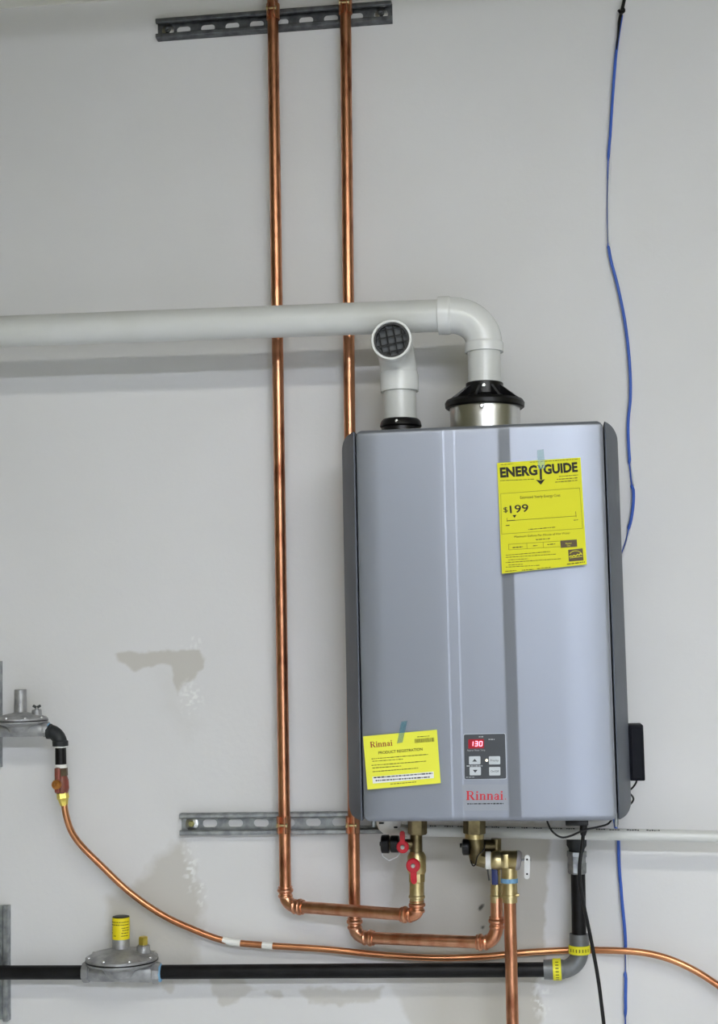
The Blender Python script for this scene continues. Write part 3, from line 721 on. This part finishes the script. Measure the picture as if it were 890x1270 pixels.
def card():
    T, s = sheet('registration_card', 'small yellow product registration card taped on the lower left of heater', 'card', [(450, 913.3), (541.6, 905), (546.3, 971.3), (455.5, 979.3)], DF+.002, DF+.009, M_paper_r, 8, 8)
    z = lambda x, y: (440+x/7.417, 890+y/7.417)
    g = MB(); logo(g, z(142, 276), z(348, 258), 7.2, s, .0008); g.build('maker_name', M_redprint, T, smooth=0)
    g = MB(); poly(g, [z(160, 545), z(722, 496), z(726, 556), z(164, 607)], s, .0004); g.build('white_box', M_barc, T, smooth=0)
    g = MB(); text(g, 'PRODUCT REGISTRATION', z(217, 337), z(622, 302), 3.4, s, bold=.012)
    rnd = random.Random(2)
    u = 0.0
    while u < 1:
        w_ = rnd.uniform(.006, .03); a = (548+175*u, 198-14*u); poly(g, [z(a[0], a[1]), z(a[0]+175*w_, a[1]-1), z(a[0]+175*w_+4, a[1]+35), z(a[0]+4, a[1]+37)], s, .0006); u += w_ + rnd.uniform(.012, .03)
    for a, b, h in (((572, 178), (690, 168), 1.0), ((152, 380), (670, 338), 1.0), ((160, 402), (440, 382), 1.0), ((152, 440), (655, 400), 1.0), ((160, 464), (424, 445), 1.0), ((162, 498), (580, 464), 1.0), ((325, 612), (562, 592), 1.0)):
        scribble(g, z(*a), z(*b), h, s, .0006, int(a[0]*a[1]) % 97)
    g.build('olive_print', M_olive, T, smooth=0, kind='stuff')
    g = MB(); scribble(g, z(172, 553), z(712, 512), 1.7, s, .0008, 5); scribble(g, z(190, 580), z(692, 546), 1.7, s, .0008, 8); g.build('box_print', M_darkprint, T, smooth=0, kind='stuff')
    tape('adhesive_tape', 'blue strip of tape over the top of the registration card', [(497.5, 895), (505, 894), (498.8, 921), (492, 922)], DF+.0036, M_tapeg)
card()

# ------------------------------------------------------------------ valves under the heater
def hot_valve():
    d = DH; X = lambda x, y: P(x, y, d); sc = S(515, 1060, d)
    T = thing('isolation_valve', 'brass valve with two red handles under the left of heater', 'valve', X(517, 1116))
    lathe_px([(517.5, 1007, 12), (517.5, 1033, 12), (517.4, 1035, 10.5)], d, 6, .52).build('union_nut', M_brass_dark, T)
    lathe_px([(516, 1034, 7.6), (516, 1058, 7.8)], d, 20).build('neck', M_brass_dark, T)
    lathe_px([(516.5, 1056, 8.5), (516.5, 1062, 11.6), (516.5, 1080, 11.8), (516.6, 1083, 10.6)], d, 24).build('body', M_brass, T)
    lathe_px([(516.7, 1083, 10.6), (516.7, 1093, 10.6), (516.7, 1094.5, 9.2)], d, 8, .3).build('lower_nut', M_brass, T)
    lathe_px([(516.7, 1094, 9.2), (516.6, 1110, 9.2), (516.6, 1111, 10.2), (516.6, 1113.2, 10.2), (516.6, 1114, 8.8), (516.6, 1121, 8.8)], d, 24).build('press_adapter', M_brass, T)
    # handles: a round hub with a flat lever
    def handle(hub, tip, r, w0, dd, name='red_handle'):
        p = P(*hub, dd); q = P(*tip, dd); ax = (q-p).normalized(); sx = ax.cross(Vector((0, -1, 0))); s_ = S(*hub, dd)
        mb = MB().lathe(p, (0, -1, 0), [(-.006, r*s_*.95), (0, r*s_), (.004, r*s_), (.0055, r*s_*.85)], 28)
        mb.rbox((p+q)/2+Vector((0, -.002, 0)), (1, 1, 1), 0, 1, Matrix((sx*(w0*s_), Vector((0, .006, 0)), (q-p))).transposed())
        mb.lathe(q, (0, -1, 0), [(-.002, w0*s_/2), (.004, w0*s_/2), (.005, w0*s_*.4)], 16)
        h = mb.build(name, M_red, T)
        MB().lathe(p+Vector((0, -.005, 0)), (0, -1, 0), [(0, .0042), (.002, .0042), (.003, .003)], 8).build('handle_bolt', M_screw, h)
        MB().lathe(p, (0, 1, 0), [(0, .006), (.022, .006)], 12).build('stem', M_brass, h)
    handle((512.3, 1073.2), (513.3, 1092.5), 8.8, 7.4, d+.026)
    lathe_px([(478, 1047, 6), (516, 1047, 6.5)], d, 16).build('drain_branch', M_brass_dark, T)
    lathe_px([(470.8, 1046.6, 2.6), (473.5, 1046.6, 3.2)], d+.006, 12).build('cap_nub', M_black, T)
    lathe_px([(472.6, 1046.8, 9.6), (473.6, 1046.8, 11.2), (481.6, 1046.8, 11.4), (483, 1046.8, 10)], d+.006, 20).build('drain_cap', M_black, T)
    lathe_px([(484.4, 1046.8, 9.6), (485.2, 1046.8, 10.6), (494, 1046.8, 10.6), (495, 1046.8, 9)], d+.006, 20).build('drain_collar', M_black, T)
    handle((499.3, 1050.2), (498.8, 1033.5), 7.7, 6.2, d+.024)
    MB().tube([P(471, 1047, d+.004), P(474, 1062, d+.006), P(482, 1067.5, d+.008), P(492, 1063, d+.006), P(497, 1056, d)], .0012, 6).build('cap_strap', M_wirewhite, T)
hot_valve()
def condensate_trap():
    T = thing('condensate_fitting', 'white plastic drain fitting peeking out below heater left corner', 'drain fitting', P(482, 1034, .09))
    d = .10
    lathe_px([(481, 1006, 15.5), (481, 1021, 15.5), (482, 1028, 13), (483, 1033, 8)], d, 28).build('drain_cup', M_white, T)
    lathe_px([(483, 1030, 6), (508, 1031.5, 6)], d, 16).build('drain_spout', M_white, T)
    MB().rbox(P(472.8, 1020.8, d+.022), (.009, .006, .003), .0008).build('drain_slot', M_black, T)
    MB().rbox(P(490.5, 1026, d+.024), (.007, .004, .003), .0008).build('drain_slot', M_black, T)
condensate_trap()
def cold_valve():
    d = DH-.01; T = thing('isolation_valve', 'dark brass valve under middle of heater, its outlet joined to the relief valve', 'valve', P(590, 1077, d))
    lathe_px([(588, 1007, 13.8), (588, 1033.5, 13.8), (588, 1034.5, 12)], d, 6, .5).build('union_nut', M_brass_dark, T)
    lathe_px([(588, 1034, 11.8), (588, 1040, 11.8)], d, 20).build('nut_ring', M_brass, T)
    lathe_px([(589, 1039, 10.5), (590, 1058, 10.5), (592, 1070, 9)], d, 24).build('body', M_brass_dark, T)
    lathe_px([(585, 1062, 7), (593, 1067, 10.4), (603, 1067, 10.4)], d, 8, .3).build('side_outlet', M_brass_dark, T)
    lathe_px([(573, 1050.5, 8), (574, 1050.5, 10), (581, 1050.5, 10), (582, 1050.5, 9)], d+.004, 20).build('drain_cap', M_black, T)
    lathe_px([(570, 1048.5, 2.6), (574, 1048.5, 3)], d+.004, 12).build('cap_nub', M_black, T)
    MB().tube(spline([P(601, 1045, d+.02), P(600, 1053, d+.024), P(592, 1062, d+.026), P(589.5, 1072, d+.02), P(586, 1073.5, d+.016), P(583.5, 1067, d+.012)], 6), .0012, 6).build('cap_strap', M_black, T)
    # the branch that carries the copper riser
    d2 = DCD
    lathe_px([(596, 1049, 8), (614, 1049, 8)], d2, 16).build('cross_arm', M_brass_dark, T)
    lathe_px([(615, 1040, 6.4), (615, 1078, 6.4)], d2, 16).build('branch_body', M_brass_dark, T)
    MB().rbox(P(613.3, 1087, d2+.014), (.0115, .006, .030), .002).build('blue_handle', M_bluecap, T)
    lathe_px([(615.2, 1076, 5.5), (615.2, 1096, 5.8), (615.2, 1096.5, 7.2), (615.2, 1110, 7.2), (615.2, 1110.8, 8), (615.2, 1112.6, 8), (615.3, 1113.4, 7.6), (615.3, 1119, 7.6)], d2, 20).build('press_adapter', M_brass, T)
    MB().tube([P(604.5, 1078, d), P(606.5, 1092, d)], .0018, 6).build('handle_rod', M_galv_dark, T)
cold_valve()
def relief():
    d = DH-.01; T = thing('relief_valve', 'polished brass relief valve with grey side cap and hanging metal lever', 'valve', P(632, 1112, d))
    lathe_px([(602.3, 1067, 10.9), (608.6, 1067, 10.9)], d, 28).build('tape_band', M_tape_white, T)
    lathe_px([(608.4, 1067, 9.4), (611, 1067, 11), (617, 1067, 11.6), (621, 1067, 10.4), (622, 1067, 10.4)], d, 28).build('inlet', M_brass, T)
    lathe_px([(621.6, 1067, 11.2), (622.5, 1067, 11.8), (640, 1067, 11.8), (641, 1067, 12.4)], d, 12, .26).build('body', M_brass, T)
    MB().rbox(P(627, 1068, d+.017), (.0095, .006, .025), .0015).build('body_boss', M_brass, T)
    lathe_px([(640.5, 1067, 12.6), (643, 1067.2, 12.2), (645.5, 1067.6, 10.5), (646.5, 1068, 6)], d, 28).build('side_cap', mat('dull_grey_cap', (150, 146, 148), .5, .3), T)
    lathe_px([(631.3, 1076, 9.6), (631.3, 1084, 9.8), (631.3, 1089.5, 10.4)], d, 24).build('outlet', M_brass, T)
    lathe_px([(631.3, 1089, 10.7), (631.4, 1094.5, 10.7)], d, 24).build('blue_tape', M_bluetape, T)
    lathe_px([(631.5, 1094, 9.6), (631.5, 1109, 9.6), (631.5, 1109.5, 10.8), (631.6, 1112, 10.8), (631.6, 1112.6, 9.4), (631.8, 1119, 9.4)], d, 24).build('press_adapter', M_brass, T)
    lathe_px([(640, 1111, 2), (643.5, 1109.8, 2)], d+.008, 8).build('tab', M_brass, T)
    # lever plate on its pivot
    lv = MB(); c = P(653.2, 1075.5, d+.006); sc = S(653, 1075, d)
    pts = []
    for (cx, cy, a0) in ((653.6, 1064, 180), (653.2, 1087, 0)):
        for k in range(9):
            a = math.radians(a0+180*k/8); pts.append((cx+3.4*math.cos(a), cy+3.4*math.sin(a)))
    lv.prism([P(x, y, d+.008) for x, y in pts], [P(x, y, d+.006) for x, y in pts]); l = lv.build('lever', mat('lever_zinc', (214, 214, 212), .35, .5), T, smooth=0)
    lathe_px([(645, 1066.5, 1.4), (657.6, 1066.3, 1.4)], d+.006, 8).build('lever_pin', M_galv, T)
    for y in (1066, 1084): MB().lathe(P(653.3, y, d+.0082), (0, -1, 0), [(0, .0018), (.0004, .0018)], 10).build('lever_hole', M_black, l)
    o = tag(MB().tube([P(631.8, 1112, d), P(636, 1300, d)], RC, 24).build('discharge_pipe', M_copper_old), 'straight copper discharge pipe running down from the relief valve', 'copper pipe')
relief()

# ------------------------------------------------------------------ PVC condensate line with printed lettering
DPV = .073
def condensate_pipe():
    T = thing('condensate_pipe', 'thin white plastic pipe with black print running right behind heater bottom', 'drain pipe', P(700, 1040, DPV))
    a = P(496, 1029.5, DPV); b = P(960, 1039, DPV); r = .0107
    MB().tube([a, b], r, 28).build('pipe', M_pvc, T)
    ax = (b-a).normalized(); rnd = random.Random(4); mb = MB(); L = (b-a).length; t = .03
    up_ = Vector((0, 0, 1)); up_ = (up_-ax*up_.dot(ax)).normalized(); fr = Vector((0, -1, 0))
    fade = (P(812, 1030, DPV)-a).dot(ax)
    while t < fade:
        n = rnd.randint(2, 6)
        for _ in range(n):
            w_ = rnd.uniform(.0022, .0042); hh = rnd.choice((.28, .34, .22))
            e = lambda q: (fr*math.cos(q)+up_*math.sin(q))*(r+.0002)
            q0 = .88 + rnd.uniform(-.02, .05)
            mb.add([a+ax*t+e(q0), a+ax*(t+w_)+e(q0), a+ax*(t+w_)+e(q0+hh/2), a+ax*(t+w_)+e(q0+hh), a+ax*t+e(q0+hh), a+ax*t+e(q0+hh/2)], [(0, 1, 2, 5), (5, 2, 3, 4)])
            t += w_ + .0011
        t += rnd.uniform(.006, .016)
    mb.build('pipe_print', M_pvc_print, T, smooth=0, kind='stuff')
condensate_pipe()

# ------------------------------------------------------------------ black gas line
DG = .044
def gas_line():
    T = thing('gas_pipe', 'black iron gas pipe turning up through a grey elbow with yellow bands', 'gas pipe', P(718, 1201, DG))
    r = .0133; K = (718.5, 1202)
    MB().tube([P(-50, 1206.2, DG), P(106, 1206, DG)], r, 24).build('iron_pipe', M_iron, T)
    MB().tube([P(196, 1205.5, DG), P(684, 1202.5, DG)], r, 24).build('iron_pipe', M_iron, T)
    MB().tube([P(716.2, 1070, DG), P(718, 1166, DG)], r, 24).build('iron_pipe', M_iron, T)
    a = P(674, 1202.5, DG); b = P(717.7, 1158, DG); k = P(718.8, 1202, DG)
    ua = (k-a).normalized(); ub = (k-b).normalized()
    e = MB().tube([a, a+ua*.030] + arc(a+ua*.032, k, b+ub*.032, 14) + [b], [.0176, .0174] + [.0160]*15 + [.0174], 28).build('elbow', M_press, T)
    for p, u, o in ((a, ua, .0165), (b, ub, .0200)):
        sck = MB().lathe(p, u, [(0, .0150), (0, .0174), (.010, .0180), (.028, .0184), (.036, .0172), (.038, .0162)], 28).build('socket', M_press, e)
        MB().lathe(p, u, [(o, .0184), (o+.0005, .0196), (o+.0150, .0196), (o+.0155, .0184)], 28).build('yellow_band', M_yellow, e)
        ink = MB(); ax2 = Vector((0, -1, 0)); s2 = u.cross(ax2)
        for q in range(-3, 4):
            an = q*.30; n_ = ax2*math.cos(an)+s2*math.sin(an); tn = -ax2*math.sin(an)+s2*math.cos(an); c = p+u*(o+.0078)+n_*.0198
            ink.add([c-tn*.0011-u*.0028, c+tn*.0011-u*.0028, c+tn*.0011+u*.0030, c-tn*.0011+u*.0030], [(0, 1, 2, 3)])
        ink.build('band_print', M_greyink, e, smooth=0, kind='stuff')
    lathe_px([(714.6, 1030, 12.5), (714.6, 1048.5, 12.2), (714.7, 1053, 9.6), (714.8, 1060, 9.4)], DG, 24).build('reducer', M_iron_cast, T)
    lathe_px([(714.8, 1056, 13), (714.9, 1061, 13.2), (715, 1063, 11.8), (715, 1070, 11.8)], DG, 8, .4).build('union_nut', M_galv, T)
    lathe_px([(715.1, 1070.3, 12.4), (715.2, 1081.5, 12.2), (715.3, 1083.5, 10.6)], DG, 8, .4).build('union_body', M_galv, T)
gas_line()

def regulator(label, cx, by, d, s, yellow, vent_brass):
    """gas pressure regulator; cx, by: photo pixel of the pipe axis; s: scale of the whole"""
    sc = S(cx, by, d)*s; o = P(cx, by, d)
    ex = Vector((1, 0, -.006)).normalized() if yellow else Vector((1, 0, 0.0)); T = thing('gas_regulator', label, 'gas regulator', o-Vector((0, 0, 12*sc)), 'gas regulators')
    up_ = Vector((0, 0, 1)); fy = Vector((0, -1, 0))
    Q = lambda x, z, y=0: o + ex*(x*sc) + up_*(z*sc) + fy*(y*sc)
    MB().lathe(Q(-52, 0), ex, [(0, 12.5*sc), (2*sc, 14*sc), (9*sc, 14*sc), (10*sc, 12*sc)], 8, True, .39).build('hex_inlet', M_cast, T)
    MB().lathe(Q(42, 0), ex, [(0, 12*sc), (1*sc, 14*sc), (8*sc, 14*sc), (10*sc, 12.5*sc)], 8, True, .39).build('hex_outlet', M_cast, T)
    MB().lathe(Q(51.5, 0), ex, [(0, 12.2*sc), (2.2*sc, 10*sc)], 20).build('blue_sealant', M_bluetape, T)
    MB().tube([Q(-44, 0), Q(-38, 0), Q(-30, 1), Q(30, 1), Q(38, 0), Q(44, 0)], [11*sc, 12.4*sc, 13.4*sc, 13.4*sc, 12.4*sc, 11*sc], 24).build('flow_body', M_cast, T)
    MB().lathe(Q(0, 2), up_, [(-6*sc, 20*sc), (4*sc, 26*sc), (9*sc, 40*sc), (10.5*sc, 46.5*sc), (13*sc, 47*sc)], 40).build('lower_case', M_cast, T)
    MB().lathe(Q(0, 15.2), up_, [(0, 47.5*sc), (1.6*sc, 47.5*sc)], 40).build('gasket', M_black, T)
    cz = MB().lathe(Q(0, 16.9), up_, [(0, 47*sc), (3.0*sc, 47*sc), (4.0*sc, 45*sc), (8*sc, 37*sc), (11*sc, 24*sc), (13*sc, 14*sc), (14*sc, 12*sc)], 40).build('upper_case', M_cast, T)
    for k in range(8):
        a = 2*math.pi*(k+.35)/8; c = Q(43*math.cos(a), 20.5, 43*math.sin(a)); MB().lathe(c, up_, [(0, 2.6*sc), (2.0*sc, 2.4*sc), (2.8*sc, 1.4*sc)], 8).build('case_screw', M_screw, cz)
    tw = MB().lathe(Q(-1, 28), up_, [(0, 12.4*sc), (3*sc, 11.2*sc), (42*sc, 10.9*sc), (43*sc, 10*sc)], 28).build('spring_tower', M_cast, T)
    if yellow:
        MB().lathe(Q(-1, 43), up_, [(0, 11.1*sc), (.01*sc, 11.4*sc), (27.5*sc, 11.4*sc), (27.51*sc, 11.1*sc)], 28).build('yellow_label', M_yellow_lbl, tw)
        MB().lathe(Q(-1, 70.6), up_, [(0, 11*sc), (.9*sc, 11*sc), (1.2*sc, 10*sc)], 28).build('black_cap', M_black, tw)
        ink = MB()
        for z_, a0, a1 in ((65, -1.2, 1.2), (61.5, -1.2, 1.2), (57.5, -1.3, -.95), (57.5, .35, 1.2), (54.5, -1.3, -1.0), (54.5, .45, 1.2), (51.0, .35, 1.2), (51.0, -1.3, -.9), (47.5, .3, 1.2), (47.5, -.6, -.4)):
            q = a0
            while q < a1:
                w_ = random.uniform(.06, .18); e = lambda t_: (ex*math.sin(t_)+fy*math.cos(t_))*(11.6*sc); b0 = Q(-1, z_)
                ink.add([b0+e(q), b0+e(q+w_), b0+e(q+w_)+up_*1.1*sc, b0+e(q)+up_*1.1*sc], [(0, 1, 2, 3)]); q += w_+.05
        ink.build('label_print', M_blackink, tw, smooth=0, kind='stuff')
    vb = MB().lathe(Q(29, 24), up_, [(0, 9.2*sc), (10*sc, 8.6*sc), (11*sc, 7.6*sc)], 20).build('vent_boss', M_cast, T)
    if vent_brass:
        MB().lathe(Q(29, 34.5), up_, [(0, 5*sc), (2*sc, 5*sc)], 16).build('vent_neck', M_brass, vb)
        MB().lathe(Q(29, 36), up_, [(0, 6.4*sc), (9*sc, 6.4*sc), (10*sc, 5.2*sc)], 6, True, .2).build('vent_plug', mat('yellow_brass', (232, 210, 106), .34, 1.0), vb)
    else:
        MB().lathe(Q(29, 34), up_, [(0, 4.5*sc), (3*sc, 3.5*sc)], 16).build('vent_neck', M_galv, vb)
        for s_ in (1, -1): MB().rbox(Q(29+4*s_, 40.5), (7*sc, 3*sc, 4.5*sc), .6*sc, 1, Matrix.Rotation(-.5*s_, 3, 'Y')).build('wing', M_galv_dark, vb)
    return T
regulator('grey gas regulator with yellow-labelled tower on the black pipe', 151, 1205.8, DG, 0.95, True, True)
regulator('grey gas regulator with bare tower and wing nut at the left edge', 26, 905, .075, 0.70, False, False)

def gas_drop():
    d = .075; T = thing('gas_drop', 'black elbow and nipple dropping from the upper regulator', 'pipe fitting', P(74, 950, d))
    a = P(59, 907, d); k = P(74.5, 907.5, d); b = P(74.8, 925, d)
    e = MB().tube([a]+arc(a+(k-a)*.1, k, b+(k-b)*.1, 12)+[b], .0135, 24).build('elbow', M_iron_cast, T)
    MB().lathe(b, (b-k), [(-.010, .0138), (-.009, .0152), (0, .0152), (.0006, .0130)], 24).build('elbow_bead', M_iron_cast, e)
    MB().lathe(a, (a-k), [(-.008, .0138), (-.007, .0148), (0, .0148)], 24).build('elbow_bead', M_iron_cast, e)
    lathe_px([(75, 923, 6.8), (75.4, 948.5, 6.8)], d, 24).build('nipple', M_iron, T)
    lathe_px([(75, 925.6, 7), (75, 927.3, 7)], d, 24).build('tape_ring', M_tape_white, T)
    lathe_px([(75.4, 948, 7.2), (75.5, 952.5, 7.6)], d, 24).build('tape_ring', M_tape_white, T)
    V = thing('gas_valve', 'small red-washed brass gas cock between black nipple and soft copper tube', 'valve', P(78, 999, d))
    lathe_px([(75.6, 952.5, 8), (75.8, 962, 8.2), (76, 963, 7)], d, 8, .4).build('upper_hex', M_greenbrass, V)
    lathe_px([(76, 962, 7), (76.4, 968, 8.6), (76.8, 978, 8.8), (77.2, 984, 7)], d, 20).build('body', M_redbody, V)
    MB().rbox(P(71.5, 968, d+.014), (.011, .009, .048), .003, 2).build('flat_lever', M_redbody, V)
    MB().lathe(P(70.8, 973, d+.018), (0, -1, 0), [(0, .0092), (.006, .0092), (.008, .0075), (.0085, .003), (.011, .002)], 20).build('stem_cap', mat('orange_brass', (206, 140, 74), .3, .9), V)
    lathe_px([(77.2, 982, 7.2), (77.8, 990, 7.4), (78, 991, 6.4), (79.4, 999, 4.6)], d, 6, .2).build('flare_nut', mat('yellow_brass', (232, 210, 106), .34, 1.0), V)
gas_drop()

def soft_tube():
    T = thing('soft_copper_tube', 'thin soft copper tube curving from the small gas cock across the wall to the right', 'copper tube', P(300, 1172, .03))
    pts = [(79.2, 994, .075), (82, 1012, .072), (89, 1032, .062), (102, 1050, .05), (125, 1073, .04), (160, 1106, .03), (200, 1134, .026), (240, 1153, .024), (280, 1167, .022), (330, 1172.5, .021), (400, 1177, .02), (470, 1184, .02), (540, 1188, .02), (600, 1186.5, .016), (650, 1181.5, .013), (710, 1178.5, .012), (765, 1179, .024), (800, 1182, .028), (830, 1189.5, .032), (860, 1203, .034), (890, 1222, .036), (930, 1252, .038)]
    MB().tube(spline([P(*p) for p in pts], 8), .0062, 16).build('tube', M_copper_soft, T)
    tp = [(276, 1165.5), (286, 1168.2), (298, 1169.6)]
    MB().tube([P(x, y, .022) for x, y in tp], .0066, 14).build('paper_tag', M_tape_white, T)
    MB().tube([P(x, y, .0215) for x, y in ((325, 1172.2), (338, 1173.2))], .0065, 14).build('paper_tag', M_tape_white, T)
soft_tube()

# ------------------------------------------------------------------ wires, cords, little box
def box():
    d = .085; a = P(776, 932, d); T = thing('control_box', 'small black box on the right side of heater', 'control box', P(786, 966, d))
    sc = S(786, 930, d+.05); xl = Hh(OUT[1]+.006, 0, 0).x; xr = P(797, 932, d+.035).x; xl -= .005; c = P(790, 932, d+.035); c.x = (xl+xr)/2; wb = xr-xl
    MB().rbox(c, (wb, .07, 68*sc), .002, 2).build('case', mat('black_case', (15, 17, 25), .5, spec=.12), T)
    MB().rbox(c+Vector((0, -.0355, 0)), (wb-.007, .003, 62*sc), .001, 1).build('lid', mat('black_case', (15, 17, 25), .5, spec=.12), T)
    MB().tube(spline([P(789, 963, d+.03), P(788.6, 970, d+.03), P(784, 977, d+.03), P(776, 983, d+.03), P(772, 982, d+.03)], 6), .0017, 8).build('lead', M_black, T)
    MB().tube(spline([P(772, 978, d+.02), P(779, 982.5, d+.03), P(785, 989.5, d+.03), P(783.5, 995, d+.03), P(777, 1001, d+.03), P(770, 1003, d+.02)], 6), .0017, 8).build('lead', M_black, T)
box()
def cord():
    d = .16; T = thing('power_cord', 'thick black power cord hanging down in front of the vertical gas pipe', 'cord', P(749, 1275, .11))
    MB().rbox(P(715, 1019, .16), (28*S(715, 1020, .16), .03, 8*S(715, 1020, .16)), .002).build('entry_plate', M_black, T)
    lathe_px([(723.6, 1016, 4.8), (723.4, 1031, 4.6), (722.8, 1036, 3.2)], d, 16).build('strain_relief', M_black, T)
    MB().tube(spline([P(723.4, 1028, d), P(721.8, 1048, d), P(718.6, 1072, d), P(719, 1094, d-.004), P(723.5, 1122, d-.014), P(729, 1148, d-.03), P(735, 1178, d-.04), P(742, 1218, d-.045), P(749, 1275, d-.05), P(751, 1300, d-.05)], 8), .0034, 14).build('cable', M_black, T)
    o = MB().tube(spline([P(677, 1012, .27), P(679.5, 1022, .27), P(685.5, 1032, .272), P(696, 1038.5, .275), P(708, 1036.5, .275), P(724, 1029.5, .275), P(742, 1025.5, .272), P(754, 1021.5, .27), P(760, 1013, .262)], 8), .0017, 8).build('sensor_wire', M_black)
    tag(o, 'thin black wire drooping below the lower right edge of heater', 'wire')
cord()
def twisted():
    T = thing('twisted_pair_cable', 'loose blue and white wire pair dangling from the ceiling behind heater', 'cable', P(777, 1280, .012))
    path = [(770.5, 20), (764.5, 60), (760.5, 110), (756.8, 170), (754, 230), (754.2, 290), (757, 320), (766, 355), (775, 400), (780.5, 450), (781.5, 490), (779, 525), (780.3, 560), (783, 590), (785.5, 615), (783.5, 640), (777, 670), (768, 700), (760, 760), (758, 860), (757, 980), (763.5, 1020), (767.6, 1042), (768.5, 1070), (771, 1110), (775.5, 1160), (776.3, 1200), (776, 1245), (777, 1300)]
    # which strand lies in front at each height (+1 blue, -1 white)
    ph = [(0, 1), (60, 1), (170, .9), (205, -.2), (225, -.8), (300, -.9), (306, .9), (500, 1), (570, .8), (576, -.6), (600, -.4), (606, 1), (650, .9), (662, -.7), (700, -.7), (1040, 0.6), (1060, .2), (1100, .9), (1175, .9), (1182, -.8), (1206, -.8), (1212, .9), (1255, .9), (1262, -.7), (1300, -.8)]
    pts = spline([P(x, y, .007) for x, y in path], 10); ys = []
    for i in range(len(path)-1): ys += [path[i][1]+(path[i+1][1]-path[i][1])*k/10 for k in range(10)]
    ys.append(path[-1][1])
    for sgn, nm, m, r in ((1, 'blue_wire', M_blue, .0030), (-1, 'white_wire', M_wirewhite, .0022)):
        q = []; rr = []
        for p, y in zip(pts, ys):
            v = float(np.interp(y, [a for a, _ in ph], [b for _, b in ph])); a = math.asin(max(-1, min(1, v)))
            off = Vector((math.cos(a)*.0022*(-sgn), -math.sin(a)*.0034*sgn, 0)); q.append(p+off); rr.append(r if v*sgn > 0 else r*.42)
        MB().tube(q, rr, 10).build(nm, m, T)
    C = [(776, -12), (773, 4), (770.5, 14), (768, 26), (766.5, 40), (764.2, 62)]
    MB().tube(spline([P(x, y, .012) for x, y in C], 6), [.0034]*19+[.0034-.0018*k/11 for k in range(12)], 10).build('black_lead', M_black, T)
    MB().tube(spline([P(767, 13, .013), P(769.5, 16, .017), P(773.5, 13.5, .015), P(772, 9.5, .012)], 6), .0028, 10).build('knot', M_black, T)
twisted()
